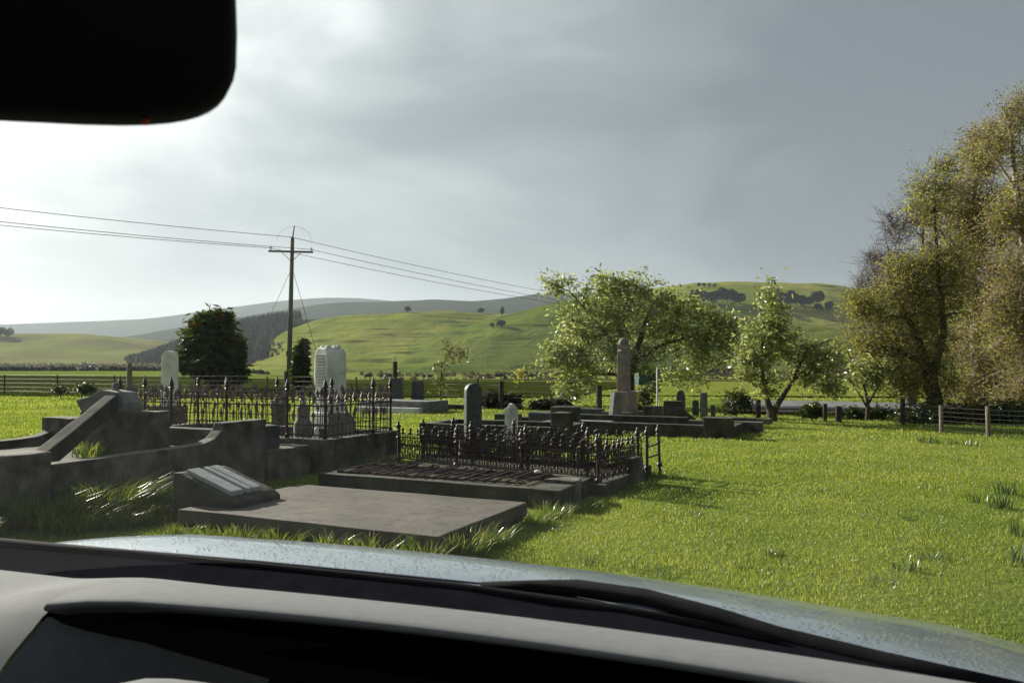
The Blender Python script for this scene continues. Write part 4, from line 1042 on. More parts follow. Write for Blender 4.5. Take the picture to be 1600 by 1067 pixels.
# ------------------------------------------------------------------ plants
def leaves_np(rs, pos, size, elong=1.0, upbias=0.3, var=0.4):
    n = len(pos)
    a = rs.normal(size=(n, 3)); a[:, 2] *= 0.6; a /= np.linalg.norm(a, axis=1, keepdims=True)
    nrm = rs.normal(size=(n, 3)); nrm[:, 2] += upbias * 2
    b = np.cross(nrm, a); b /= np.linalg.norm(b, axis=1, keepdims=True) + 1e-9
    s = size * (1 + var * rs.uniform(-1, 1, n))[:, None]
    v = np.stack([pos - a * s * elong * 0.5, pos + b * s * 0.32, pos + a * s * elong * 0.5, pos - b * s * 0.32], 1).reshape(-1, 3)
    q = np.arange(n * 4).reshape(-1, 4)
    return v, q
def bez(a, b, c, n):
    return [a * (1 - s) ** 2 + b * 2 * s * (1 - s) + c * s * s for s in np.linspace(0, 1, n)]
def tree(name, label, cat, d, base_px, trunks, ells, nclump, nleaf, leaf, mats, seed, clump_r=0.3, limbs=14, elong=1.5, twig_r=0.006, group=None, bark='bark', base_z=None, shell=0.45, trunk_r=0.1, crown_split=None, twigs=0):
    """ells: crown lobes (px, py, rx, ry in photo pixels at distance d, depth factor)"""
    rs = np.random.RandomState(seed); k = d / F
    base = P(base_px[0], base_px[1], d); base.z = gz(base.x, base.y) if base_z is None else base_z
    t = thing(name, label, cat, base, 0, group)
    B_ = np.array(base)
    L = []; wts = []
    for (x, y, rx, ry, *rest) in ells:
        dep = rest[0] if rest else 0.85; off = rest[1] if len(rest) > 1 else 0.0
        c = np.array(P(x, y, d)) - B_; c[1] += off
        L.append((c, np.array([rx * k, min(rx, ry * 1.4) * k * dep, ry * k]))); wts.append((rx * ry) ** 0.8)
    wts = np.array(wts) / sum(wts)
    idx = rs.choice(len(L), nclump, p=wts)
    dirs = rs.normal(size=(nclump, 3)); dirs /= np.linalg.norm(dirs, axis=1, keepdims=True)
    rad = (shell + (1 - shell) * rs.rand(nclump)) * rs.choice([1, 1, 1, 0.6, 1.12], nclump)
    cl = np.array([L[i][0] + L[i][1] * dirs[n] * rad[n] for n, i in enumerate(idx)])
    cl[:, 2] = np.maximum(cl[:, 2], 0.15)
    # wood
    wood = MB(); nodes = []
    for tr in trunks:
        pts = [P(x, y, d + (o_[0] if o_ else 0)) - base for x, y, r, *o_ in tr]
        pts[0].z = min(pts[0].z, -0.05) if tr is trunks[0] else pts[0].z
        rr = [r for x, y, r, *o_ in tr]
        fine = []; fr = []
        for i in range(len(pts) - 1):
            for s in np.linspace(0, 1, 5)[:-1]:
                j = Vector(rs.normal(size=3)) * rr[i] * 0.12
                fine.append(pts[i].lerp(pts[i + 1], s) + (j if (i or s) else Vector())); fr.append(rr[i] * (1 - s) + rr[i + 1] * s)
        fine.append(pts[-1]); fr.append(rr[-1])
        wood.tube(fine, fr, 8)
        nodes += [(p, r) for p, r in zip(fine[len(fine) // 3:], fr[len(fine) // 3:])]
    order = rs.permutation(nclump)
    for n_, ci in enumerate(order):
        c = Vector(cl[ci])
        best = min(nodes, key=lambda q: (q[0] - c).length + max(0, q[0].z - c.z) * 0.5)
        dd = (c - best[0]).length
        if n_ < limbs:
            mid = best[0].lerp(c, 0.5) + Vector((0, 0, 0.16 * dd)) + Vector(rs.normal(size=3)) * 0.07 * dd
            pts = bez(best[0], mid, c, 8); r0 = min(best[1] * 0.7, 0.03 + dd * 0.02)
            rr = [r0 * (1 - s) + twig_r * s for s in np.linspace(0, 1, 8)]
            wood.tube(pts, rr, 6); nodes += list(zip(pts[2:], rr[2:]))
        elif dd > 0.05:
            mid = best[0].lerp(c, 0.5) + Vector(rs.normal(size=3)) * 0.1 * dd
            pts = bez(best[0], mid, c, 4); r0 = min(best[1] * 0.8, twig_r * 2.2)
            wood.tube(pts, [r0, r0 * 0.8, twig_r, twig_r * 0.6], 4, False)
            if dd > 0.25: nodes += [(pts[1], r0 * 0.8), (pts[2], twig_r)]
        for _ in range(twigs):
            e = c + Vector(rs.normal(size=3)) * clump_r * 1.5 + Vector((0, 0, clump_r * 0.6))
            wood.tube([c, c.lerp(e, 0.5) + Vector(rs.normal(size=3)) * 0.03, e], [twig_r * 0.7, twig_r * 0.55, twig_r * 0.35], 3, False)
    wood.build('trunk', bark, t, True)
    # leaves
    if nleaf:
        per = max(1, nleaf // nclump)
        pos = np.repeat(cl, per, 0) + rs.normal(size=(per * nclump, 3)) * clump_r * np.array([1, 1, 0.75]) * rs.choice([0.5, 1.0, 1.25], (per * nclump, 1))
        pos[:, 2] = np.maximum(pos[:, 2], 0.03)
        if crown_split is None: sel = np.zeros(len(pos), int)
        else: sel = np.repeat(rs.choice(len(mats), nclump, p=crown_split), per)
        for m_i, mname in enumerate(mats):
            pp = pos[sel == m_i]
            if len(pp) == 0: continue
            v, q = leaves_np(rs, pp, leaf, elong)
            link('crown' if m_i == 0 else 'foliage', npmesh('crown', v, q), mname, t)
    return t
# cherry tree
tree('cherry_tree', 'spreading green cherry tree behind the stone column', 'tree', 26.5, (985, 634),
     [[(985, 636, 0.21), (984, 610, 0.17), (986, 578, 0.15), (992, 555, 0.12), (1010, 500, 0.06)], [(986, 580, 0.10), (965, 545, 0.07), (930, 500, 0.04), (890, 455, 0.02), (845, 437, 0.008)], [(988, 570, 0.09), (1030, 540, 0.06), (1080, 525, 0.03), (1130, 535, 0.012)], [(985, 575, 0.07), (970, 520, 0.05), (950, 460, 0.02), (940, 425, 0.008)]],
     [(925, 505, 62, 62), (1000, 495, 85, 58), (1070, 535, 62, 40), (905, 575, 38, 38), (955, 447, 42, 24), (872, 446, 34, 14), (1115, 535, 42, 24), (1070, 590, 45, 20), (1000, 445, 40, 22), (990, 560, 60, 25), (895, 540, 35, 40), (1060, 480, 50, 22), (1140, 515, 24, 20), (1110, 500, 34, 18), (1100, 560, 40, 18), (860, 560, 20, 30), (890, 610, 30, 16)],
     620, 21000, 0.092, ['leaf_cherry'], 3, 0.20, 40, 1.7)
tree('forked_tree', 'slim forked young tree with leafy crown left of the lane shrub', 'tree', 19.0, (1207, 658),
     [[(1208, 660, 0.13), (1207, 645, 0.12), (1199, 625, 0.07), (1192, 590, 0.055), (1190, 545, 0.04), (1200, 490, 0.02), (1207, 435, 0.006)], [(1209, 643, 0.09), (1222, 622, 0.06), (1240, 590, 0.05), (1262, 545, 0.03), (1300, 530, 0.012)], [(1192, 580, 0.04), (1175, 540, 0.02), (1160, 510, 0.008)], [(1240, 592, 0.035), (1280, 580, 0.02), (1320, 600, 0.008)]],
     [(1180, 545, 32, 48), (1235, 545, 42, 30), (1285, 560, 40, 28), (1203, 475, 11, 40), (1165, 575, 18, 22), (1290, 600, 32, 18), (1215, 500, 22, 26), (1255, 590, 28, 18), (1195, 600, 20, 18)],
     280, 7200, 0.072, ['leaf_cherry'], 7, 0.14, 26, 1.7)
tree('small_lane_tree', 'small thin-stemmed tree between the verge posts and the netting fence', 'tree', 19.5, (1356, 657),
     [[(1356, 658, 0.06), (1356, 630, 0.05), (1352, 610, 0.035), (1345, 585, 0.012)], [(1356, 632, 0.035), (1372, 605, 0.02), (1382, 580, 0.008)], [(1355, 635, 0.03), (1340, 612, 0.015), (1328, 595, 0.006)]],
     [(1340, 590, 24, 22), (1370, 588, 24, 24), (1355, 570, 26, 16)], 90, 1500, 0.07, ['leaf_cherry'], 9, 0.12, 14, 1.6)
tree('sapling', 'young sapling with sparse autumn-toned leaves in the middle of the lawn', 'tree', 24.5, (689, 638),
     [[(690, 640, 0.028), (688, 610, 0.024), (690, 575, 0.018), (705, 545, 0.01), (722, 532, 0.005)], [(690, 590, 0.012), (700, 560, 0.008), (718, 550, 0.004)]],
     [(710, 548, 22, 16), (692, 575, 12, 24), (722, 555, 16, 10), (690, 605, 8, 12)], 70, 480, 0.075, ['leaf_sapling', 'leaf_gold'], 13, 0.12, 12, 1.5, crown_split=[0.9, 0.1])
tree('tiny_sapling', 'tiny pale sapling behind the boundary fence right of the granite headstone', 'tree', 27.0, (812, 628),
     [[(812, 630, 0.02), (812, 600, 0.014), (815, 582, 0.006)]], [(813, 588, 10, 12), (820, 580, 10, 5)], 22, 150, 0.085, ['leaf_birch_green'], 15, 0.1, 6, 1.5)
# conifers on the left
tree('dark_conifer', 'bushy dark conifer with golden tips left of the utility pole', 'tree', 45, (336, 605),
     [[(336, 607, 0.28), (336, 560, 0.18), (334, 500, 0.05)]],
     [(337, 565, 44, 32), (332, 530, 38, 30), (328, 505, 26, 18), (360, 580, 26, 18), (300, 562, 20, 22), (365, 545, 14, 16), (300, 540, 12, 12), (345, 497, 12, 10), (335, 555, 30, 30)],
     950, 26000, 0.19, ['leaf_pine', 'leaf_gold'], 19, 0.20, 20, 2.2, shell=0.55, crown_split=[0.92, 0.08])
tree('dark_cypress', 'narrow dark pointed cypress right of the utility pole', 'tree', 44, (470, 606),
     [[(470, 607, 0.12), (470, 570, 0.08), (474, 535, 0.02)]],
     [(470, 590, 14, 15), (470, 572, 13, 18), (471, 555, 9, 14), (475, 541, 5, 10)], 300, 8000, 0.15, ['leaf_pine'], 23, 0.08, 8, 2.4, shell=0.6)
# birches
tree('birch_tree', 'big yellow-green birch with leaning dark trunk behind the netting fence', 'tree', 20.5, (1462, 662),
     [[(1464, 662, 0.24), (1458, 620, 0.20), (1445, 560, 0.14), (1425, 510, 0.09), (1400, 460, 0.04), (1385, 420, 0.015)], [(1455, 600, 0.12), (1475, 520, 0.09), (1465, 420, 0.06), (1460, 330, 0.03), (1462, 265, 0.008)], [(1447, 570, 0.09), (1400, 545, 0.05), (1360, 540, 0.02), (1335, 530, 0.008)]],
     [(1395, 480, 58, 48), (1370, 540, 48, 42), (1440, 540, 55, 55), (1455, 310, 40, 48), (1475, 400, 45, 55), (1420, 430, 38, 40), (1440, 600, 70, 30), (1400, 590, 40, 22), (1470, 470, 50, 50), (1345, 480, 22, 28), (1480, 260, 20, 20)],
     1000, 40000, 0.05, ['leaf_birch_green', 'leaf_birch', 'leaf_birch_brown'], 29, 0.20, 60, 1.4, bark='bark', twigs=4, twig_r=0.006, crown_split=[0.5, 0.35, 0.15], trunk_r=0.2)
tree('birch_tree', 'tall brownish birch with pale trunk at the right edge', 'tree', 23.5, (1530, 668),
     [[(1535, 660, 0.22), (1530, 600, 0.19), (1525, 520, 0.15), (1518, 420, 0.11), (1520, 320, 0.07), (1530, 240, 0.03), (1535, 190, 0.01)], [(1525, 500, 0.09), (1560, 420, 0.05), (1570, 340, 0.02)], [(1520, 440, 0.08), (1480, 380, 0.04), (1455, 330, 0.015)]],
     [(1530, 250, 34, 50), (1545, 350, 55, 60), (1530, 440, 70, 60), (1540, 540, 70, 60), (1500, 330, 35, 50), (1535, 610, 75, 30), (1550, 215, 25, 25)],
     1000, 52000, 0.056, ['leaf_birch', 'leaf_birch_green', 'leaf_birch_brown'], 31, 0.22, 55, 1.4, bark='birch_bark', twigs=3, twig_r=0.007, crown_split=[0.4, 0.2, 0.4])
tree('birch_tree', 'tallest birch with white upper stems cut by the right edge', 'tree', 21.5, (1625, 668),
     [[(1628, 665, 0.22), (1622, 560, 0.18), (1612, 450, 0.13), (1594, 340, 0.09), (1582, 250, 0.06), (1578, 190, 0.025), (1590, 130, 0.008)], [(1605, 420, 0.08), (1620, 320, 0.05), (1640, 230, 0.02)], [(1590, 300, 0.05), (1560, 255, 0.03), (1525, 205, 0.008)], [(1580, 215, 0.03), (1568, 170, 0.02), (1575, 145, 0.008)]],
     [(1590, 180, 26, 38), (1560, 230, 30, 35), (1620, 300, 50, 70), (1610, 420, 60, 70), (1620, 540, 70, 70), (1570, 340, 28, 40), (1610, 615, 70, 30), (1570, 480, 40, 50), (1680, 400, 60, 120)],
     1000, 52000, 0.055, ['leaf_birch', 'leaf_birch_brown', 'leaf_birch_green'], 37, 0.22, 50, 1.4, bark='birch_bark', twigs=3, twig_r=0.007, crown_split=[0.4, 0.4, 0.2])
tree('bare_tree', 'nearly leafless purple-grey tree rising left of the yellow birch', 'tree', 26, (1420, 650),
     [[(1420, 655, 0.2), (1425, 560, 0.16), (1430, 480, 0.12), (1440, 400, 0.06), (1445, 340, 0.02)], [(1430, 470, 0.07), (1395, 420, 0.04), (1385, 380, 0.012)], [(1428, 500, 0.06), (1375, 450, 0.03), (1357, 400, 0.01)]],
     [(1400, 360, 26, 34), (1435, 350, 28, 30), (1370, 410, 22, 30), (1400, 420, 45, 30), (1360, 450, 30, 22)],
     240, 700, 0.06, ['leaf_birch_brown'], 41, 0.2, 40, 1.4, bark='twig', twigs=7, twig_r=0.008)
# shrubs
def shrub(name, label, d, px, py, ells, ncl, nl, leaf, mats, seed, cr=0.1, elong=1.5, group=None):
    return tree(name, label, 'shrub', d, (px, py), [[(px, py + 2, 0.02), (px + 1, py - 8, 0.015), (px + 2, py - 14, 0.008)]], ells, ncl, nl, leaf, mats, seed, cr, 10, elong, 0.004, group)
shrub('round_shrub', 'dense round dark shrub between the forked tree and the verge posts', 19.3, 1268, 658, [(1268, 640, 15, 14), (1262, 646, 14, 10), (1277, 646, 10, 10)], 150, 2600, 0.05, ['leaf_shrub'], 51, 0.05)
shrub('lane_shrub', 'loose green shrub with gaps standing before the lane', 20.5, 1150, 652, [(1150, 622, 22, 16), (1165, 632, 16, 14), (1138, 640, 14, 12)], 110, 1500, 0.06, ['leaf_shrub'], 53, 0.09)
shrub('column_shrub', 'small leafy shrub right of the red stone column', 22, 1005, 650, [(1008, 618, 20, 14), (1018, 606, 12, 8), (1000, 634, 22, 14)], 80, 1100, 0.07, ['leaf_shrub', 'leaf_gold'], 55, 0.1)
shrub('back_shrub', 'low grey-green shrub left of the broken monument by the back fence', 33, 128, 612, [(132, 606, 12, 7), (142, 609, 9, 5)], 60, 900, 0.09, ['leaf_shrub'], 57, 0.1)
shrub('back_shrub', 'smallest low shrub by the back fence at the left edge', 33, 95, 614, [(93, 610, 9, 5)], 36, 500, 0.09, ['leaf_shrub'], 59, 0.1)
shrub('flax_bush', 'dark spiky bush beside the boundary post behind the granite headstone', 25, 785, 641, [(778, 630, 22, 12), (795, 630, 16, 11)], 150, 1500, 0.16, ['flax'], 61, 0.10, 3.0)
shrub('flax_bush', 'low dark bush at the fence behind the white pointed headstone', 24, 850, 643, [(850, 636, 20, 5), (875, 632, 14, 5)], 80, 900, 0.12, ['flax', 'leaf_shrub'], 63, 0.10, 2.0)
shrub('verge_shrub', 'dark low scrub along the verge below the small lane tree', 20, 1340, 660, [(1335, 650, 26, 9), (1375, 650, 30, 10)], 130, 2200, 0.06, ['leaf_shrub', 'leaf_hedge'], 65, 0.1)
hedge_x = [(1440, 'first'), (1500, 'second'), (1560, 'third'), (1625, 'fourth')]
for i, (x, w) in enumerate(hedge_x):
    shrub('hedge_shrub', 'brown undergrowth bush under the birches, %s from the leaning trunk' % w, 18.6, x, 672, [(x, 652, 32, 18), (x + 20, 640, 26, 14), (x - 22, 655, 20, 14)], 180, 3000, 0.055, ['leaf_hedge', 'leaf_shrub'] if i % 2 else ['leaf_shrub', 'leaf_hedge'], 70 + i, 0.12, 1.6, 'undergrowth below the birches')

# ------------------------------------------------------------------ hill trees, plantation, cattle
from mathutils.bvhtree import BVHTree
BV = {k: BVHTree.FromPolygons([v.co.copy() for v in o.data.vertices], [tuple(p.vertices) for p in o.data.polygons]) for k, o in H.items()}
def hit(px, py, keys=('spur', 'back', 'right', 'left', 'wood_hill', 'mid')):
    r = ray(px, py).normalized(); best = None
    for k in keys:
        loc, n, i, dist = BV[k].ray_cast(Vector((0, 0, CAMZ)), r)
        if loc and (best is None or dist < best[1]): best = (loc, dist)
    return best[0] if best else None
def far_crown_mesh(seed, h, w, conical=False, n=420):
    rs = np.random.RandomState(seed)
    nb = 9 if not conical else 7
    pos = []
    for i in range(nb):
        z = h * (0.35 + 0.5 * rs.rand()); r = w * 0.28
        cx, cy = rs.uniform(-1, 1, 2) * w * 0.28 * ((1.2 - z / h) * 1.4 if conical else 1)
        dd = rs.normal(size=(n // nb, 3)); dd /= np.linalg.norm(dd, axis=1, keepdims=True)
        pos.append(np.array([cx, cy, z]) + dd * r * (0.6 + 0.5 * rs.rand(n // nb, 1)) * np.array([1, 1, 0.8]))
    pos = np.concatenate(pos); pos[:, 2] = np.maximum(pos[:, 2], h * 0.08)
    v, q = leaves_np(rs, pos, w * 0.2, 1.3)
    return npmesh('crown', v, q)
FC_ = [far_crown_mesh(s, 1.0, 1.0, s % 3 == 0) for s in range(6)]
for m_ in FC_: m_.materials.append(M['leaf_far'])
FT = MB().tube([(0, 0, -0.15), (0, 0, 0.55)], [0.05, 0.03], 6).mesh('trunk'); FT.materials.append(M['bark'])
def far_tree(px, py, hpx, wpx, label, seed, keys=('spur', 'back', 'right', 'left'), group=None, sink=0.0):
    p = hit(px, py, keys)
    if p is None:
        for dy in range(1, 14):
            p = hit(px, py + dy, keys)
            if p: break
    if p is None: return None
    s = p.y / F
    t = thing('hill_tree', label, 'tree', p, random.uniform(0, 6), group)
    for me, nm in ((FC_[seed % 6], 'crown'), (FT, 'trunk')):
        o = link(nm, me, None, t); o.scale = (wpx * s, wpx * s, hpx * s)
    return t
random.seed(77)
for i, (x, y, h, w, lab) in enumerate([(637, 489, 10, 11, 'lone dark tree on the crest of the sunlit hill'), (752, 490, 9, 12, 'rounded tree on the skyline left of the pair on the spur'), (784, 493, 14, 8, 'slim upright tree on the skyline of the spur'), (782, 512, 14, 14, 'larger dark tree below the skyline on the spur'), (769, 513, 8, 7, 'small bush beside the larger dark tree on the spur')]):
    far_tree(x, y, h, w, lab, i)
gl_ = []
ORD = ['first', 'second', 'third', 'fourth', 'fifth', 'sixth', 'seventh', 'eighth', 'ninth', 'tenth', 'eleventh', 'twelfth', 'thirteenth', 'fourteenth', 'fifteenth']
for i in range(11):
    gl_.append((1082 + i * 7.6 + random.uniform(-2, 2), 474 + random.uniform(-1.5, 1), random.uniform(15, 24), random.uniform(13, 18), 'left'))
for i in range(13):
    gl_.append((1192 + i * 7.4 + random.uniform(-2, 2), 477 + random.uniform(-2, 2), random.uniform(17, 26), random.uniform(13, 18), 'right'))
for i, (x, y, h, w, sd_) in enumerate(gl_):
    far_tree(x, y, h, w, 'dark pine in the %s tree clump on the broad hill, %s from its left end' % (sd_, ORD[i if i < 11 else i - 11]), i, ('right', 'spur'), '%s pine clump on the broad hill' % sd_)
far_tree(1279, 486, 14, 13, 'separate round tree at the right end of the pine clumps, left one', 3, ('right', 'spur'))
far_tree(1296, 485, 13, 14, 'separate round tree at the right end of the pine clumps, right one', 4, ('right', 'spur'))
for i, x in enumerate((1092, 1100, 1108, 1116)):
    far_tree(x, 449, 7, 6, 'tiny tree on the top of the broad hill, %s from the left in its row' % ('first', 'second', 'third', 'last')[i], i, ('right',), 'trees on the top of the broad hill')
for i, (x, y) in enumerate(((2, 526), (12, 527), (-8, 527))):
    far_tree(x, y, 15, 16, 'dark tree on the left hill at the picture edge, %s of the three' % ('middle one', 'right one', 'left one')[i], i + 1, ('left',), 'trees at the left edge')
# pine plantation: reads as one mass
rs = np.random.RandomState(9)
fv = []; ff = []
o_ = 0
cnt = 0
for k in range(6500):
    px = rs.uniform(160, 470)
    d_ = rs.uniform(510, 850)
    X = (px - 800) / F * d_
    loc, n_, i_, ds = BV['wood_hill'].ray_cast(Vector((X, d_, 500)), Vector((0, 0, -1)))
    if loc is None: continue
    pyy = 572 - (loc.z - CAMZ) / d_ * F
    if loc.z < 0.5: continue
    h = rs.uniform(6, 10.5); r = h * rs.uniform(0.14, 0.22)
    m = 6; st = o_
    for zz, rr in ((0.12, 1.0), (0.5, 0.62), (0.48, 0.8), (1.0, 0.03)):
        a0 = rs.rand() * 6
        for j in range(m):
            q = rr * r * rs.uniform(0.75, 1.25)
            fv.append((loc.x + q * math.cos(a0 + j * 2 * PI / m), loc.y + q * math.sin(a0 + j * 2 * PI / m), loc.z + zz * h))
    for b in (0, 2):
        for j in range(m):
            ff.append((st + b * m + j, st + b * m + (j + 1) % m, st + (b + 1) * m + (j + 1) % m, st + (b + 1) * m + j))
    o_ += 4 * m
o = link('pine_plantation', npmesh('pine_plantation', np.array(fv), np.array(ff)), 'leaf_far'); tag(o, 'dark pine plantation on the hillside left of the utility pole', 'wood', kind='stuff')
# scrub at the foot of the hills: far mass of bushes
def scrub(name, label, boxes, seed, mat, cat='scrub'):
    rs = np.random.RandomState(seed); V = []; Q = []; n0 = 0
    for (x0, x1, d0_, d1_, n, hh, key) in boxes:
        for i in range(n):
            px = rs.uniform(x0, x1); d_ = rs.uniform(d0_, d1_); X = (px - 800) / F * d_
            z = gz(X, d_)
            if key:
                loc, *_r = BV[key].ray_cast(Vector((X, d_, 500)), Vector((0, 0, -1)))
                if loc: z = max(z, loc.z)
            h = hh * rs.uniform(0.5, 1.3); w = h * rs.uniform(0.8, 1.8)
            dd = rs.normal(size=(34, 3)); dd /= np.linalg.norm(dd, axis=1, keepdims=True); dd[:, 2] = np.abs(dd[:, 2])
            pos = np.array([X, d_, z]) + dd * np.array([w / 2, w / 2, h]) * rs.uniform(0.7, 1.05, (34, 1))
            v, q = leaves_np(rs, pos, h * 0.5, 1.3)
            V.append(v); Q.append(q + n0); n0 += len(v)
    o = link(name, npmesh(name, np.concatenate(V), np.concatenate(Q)), mat); tag(o, label, cat, kind='stuff')
scrub('far_scrub', 'line of dark scrub and hedges along the foot of the hills', [(560, 1350, 285, 305, 150, 1.6, None), (780, 900, 310, 325, 22, 1.5, 'spur'), (600, 980, 178, 186, 90, 0.9, None), (1050, 1180, 330, 370, 60, 3.0, 'spur'), (1240, 1420, 320, 420, 130, 4.0, 'spur'), (1020, 1420, 180, 200, 100, 1.2, None)], 5, 'leaf_hedge')
scrub('left_scrub', 'brown and grey-green scrub on the left hill above the paddock', [(-60, 170, 560, 585, 260, 2.0, 'left'), (-60, 330, 545, 562, 300, 2.8, 'left')], 6, 'leaf_scrub')
scrub('paddock_hedge', 'dark hedge line at the far edge of the paddock', [(-60, 420, 215, 226, 330, 1.0, None)], 8, 'leaf_far', 'hedge')
# cattle: small, each an animal of its own
def cow_mesh(mat):
    b = MB()
    L_ = [(-0.85, 0.02, 1.05), (-0.8, 0.26, 1.02), (-0.5, 0.34, 0.98), (0.0, 0.36, 0.95), (0.5, 0.35, 1.0), (0.75, 0.27, 1.08), (0.95, 0.16, 1.18), (1.12, 0.14, 1.15), (1.25, 0.15, 1.02), (1.45, 0.09, 0.82), (1.52, 0.03, 0.76)]
    b.tube([(x, 0, z) for x, r, z in L_], [r for x, r, z in L_], 10)
    for x, kx in ((0.6, 0.0), (-0.65, -0.08)):
        for y in (-0.18, 0.18):
            b.tube([(x, y, 0.85), (x + kx, y, 0.45), (x, y, 0.0)], [0.13, 0.075, 0.06], 6)
    b.tube([(-0.85, 0, 1.15), (-0.98, 0, 0.9), (-0.95, 0, 0.5)], [0.04, 0.03, 0.03], 5)
    for y in (-1, 1): b.tube([(1.2, y * 0.1, 1.12), (1.18, y * 0.28, 1.14)], [0.05, 0.02], 5)
    m = b.mesh('body'); m.materials.append(M[mat]); m.polygons.foreach_set('use_smooth', [True] * len(m.polygons)); return m
CM = cow_mesh('cow')
random.seed(31)
words = []
cows = [(575, 589), (597, 585), (608, 587), (650, 588), (662, 588), (672, 589), (751, 588), (763, 587), (778, 585), (786, 586), (802, 587), (829, 586), (856, 585), (862, 586), (880, 585)]
for i, (x, y) in enumerate(cows):
    d_ = 205 + random.uniform(-25, 30); p = P(x, y, d_); p.z = gz(p.x, p.y) + 0.1
    o = link('cow', CM, None); o.location = p; o.rotation_euler = (0, 0, random.uniform(0, 6.28)); o.scale = (1, 1, 1)
    tag(o, 'small dark cow grazing below the spur, %s cow from the left' % ORD[i], 'cow', 'cattle in the far field')

# ------------------------------------------------------------------ grass
def blades(rs, x, y, z, h, w, lean, curl=0.5):
    """tapered bent blades: quad + tip triangle"""
    n = len(x); a = rs.uniform(0, 2 * PI, n); la = rs.uniform(0, 2 * PI, n)
    ux, uy = np.cos(a) * w / 2, np.sin(a) * w / 2
    lx, ly = np.cos(la) * lean, np.sin(la) * lean
    mz = h * 0.55
    v = np.stack([np.stack([x - ux, y - uy, z], -1), np.stack([x + ux, y + uy, z], -1),
                  np.stack([x + ux * 0.8 + lx * curl * 0.5, y + uy * 0.8 + ly * curl * 0.5, z + mz], -1), np.stack([x - ux * 0.8 + lx * curl * 0.5, y - uy * 0.8 + ly * curl * 0.5, z + mz], -1),
                  np.stack([x + lx, y + ly, z + h], -1)], 1).reshape(-1, 3)
    i = np.arange(n)[:, None] * 5
    return v, np.concatenate([i, i + 1, i + 2, i + 3], 1), np.concatenate([i + 3, i + 2, i + 4], 1)
solid_rects = [(-5.6, -2.78, 4.76, 6.34), (-9.45, -6.45, 4.0, 7.95), (-10.3, -6.25, 7.95, 9.7), (-5.65, -2.7, 6.95, 8.05), (-5.85, -2.55, 7.8, 9.75)]
def lawn_grass():
    rs = np.random.RandomState(2); V = []; Q = []; T = []; n0 = 0
    for d0_, d1_, den, hh, ww in ((2.8, 8, 5200, 0.023, 0.0036), (8, 14, 2100, 0.026, 0.0054), (14, 24, 430, 0.036, 0.011), (24, 44, 75, 0.05, 0.024)):
        area = 0.5 * 1.5 * (d1_ ** 2 - d0_ ** 2); n = int(area * den)
        y = np.sqrt(rs.uniform(d0_ ** 2, d1_ ** 2, n)); x = rs.uniform(-0.75, 0.75, n) * y
        ca = x * E1.x + y * E1.y; cb = x * E2.x + y * E2.y
        keep = np.ones(n, bool)
        for r in solid_rects: keep &= ~((ca > r[0]) & (ca < r[1]) & (cb > r[2]) & (cb < r[3]))
        cf = fbm(x * 1.3 + 40, y * 1.3 + 40, 4); keep &= rs.rand(n) < 0.45 + 1.2 * cf
        # nothing under the car
        lx_ = x * math.cos(CAR_YAW) - y * math.sin(CAR_YAW) + 0.38; ly_ = x * math.sin(CAR_YAW) + y * math.cos(CAR_YAW)
        keep &= ~((np.abs(lx_) < 0.95) & (ly_ < 2.0))
        keep &= ~((x > 6.2) & (x < 17) & (y > 22) & (y < 31))
        x, y, cf = x[keep], y[keep], cf[keep]; m = len(x)
        z = gznp(x, y) + 0.05 * (fbm(x * 0.35 + 50, y * 0.35 + 50, 3) - 0.45) * np.clip((np.hypot(x, y) - 3) / 10, 0, 1) - 0.004
        c2 = fbm(x * 4 + 9, y * 4 + 3, 3)
        h = hh * (0.45 + 1.1 * rs.rand(m)) * (0.55 + 1.0 * cf + 0.9 * np.clip(c2 - 0.5, 0, 1))
        v, q, t3 = blades(rs, x, y, z, h, ww * (0.7 + 0.6 * rs.rand(m)), h * rs.uniform(0.2, 0.9, m))
        V.append(v); Q.append(q + n0); T.append(t3 + n0); n0 += len(v)
    o = link('grass', npmesh('grass', np.concatenate(V), np.concatenate(Q), np.concatenate(T)), 'blade')
    tag(o, 'short sunlit lawn grass covering the cemetery ground', 'grass', kind='stuff')
lawn_grass()
def tuft(name, label, cat, loc, n, h, spread, w, mat, seed, lean=0.6, group=None, segs=4, wind=(0.25, 0)):
    rs = random.Random(seed); b = MB()
    for i in range(n):
        r = spread * math.sqrt(rs.random()); a = rs.uniform(0, 2 * PI)
        bx, by = r * math.cos(a), r * math.sin(a)
        hh = h * rs.uniform(0.5, 1.1); la = a + rs.gauss(0, 0.8); ll = hh * lean * rs.uniform(0.3, 1.2)
        dx, dy = math.cos(la) * ll + wind[0] * hh, math.sin(la) * ll + wind[1] * hh
        fa = rs.uniform(0, PI); fx, fy = math.cos(fa), math.sin(fa)
        vs = []
        for s in range(segs + 1):
            t_ = s / segs
            cx, cy, cz = bx + dx * t_ ** 1.7, by + dy * t_ ** 1.7, hh * (t_ - 0.28 * lean * t_ ** 3) - 0.02 * (1 - t_)
            ww = w * (1 - t_ ** 2) * 0.5 + 0.0003
            vs += [(cx - fx * ww, cy - fy * ww, cz), (cx + fx * ww, cy + fy * ww, cz)]
        b.add(vs, [(2 * s, 2 * s + 1, 2 * s + 3, 2 * s + 2) for s in range(segs)])
    o = b.build(name, mat, None); o.location = loc
    return tag(o, label, cat, group)
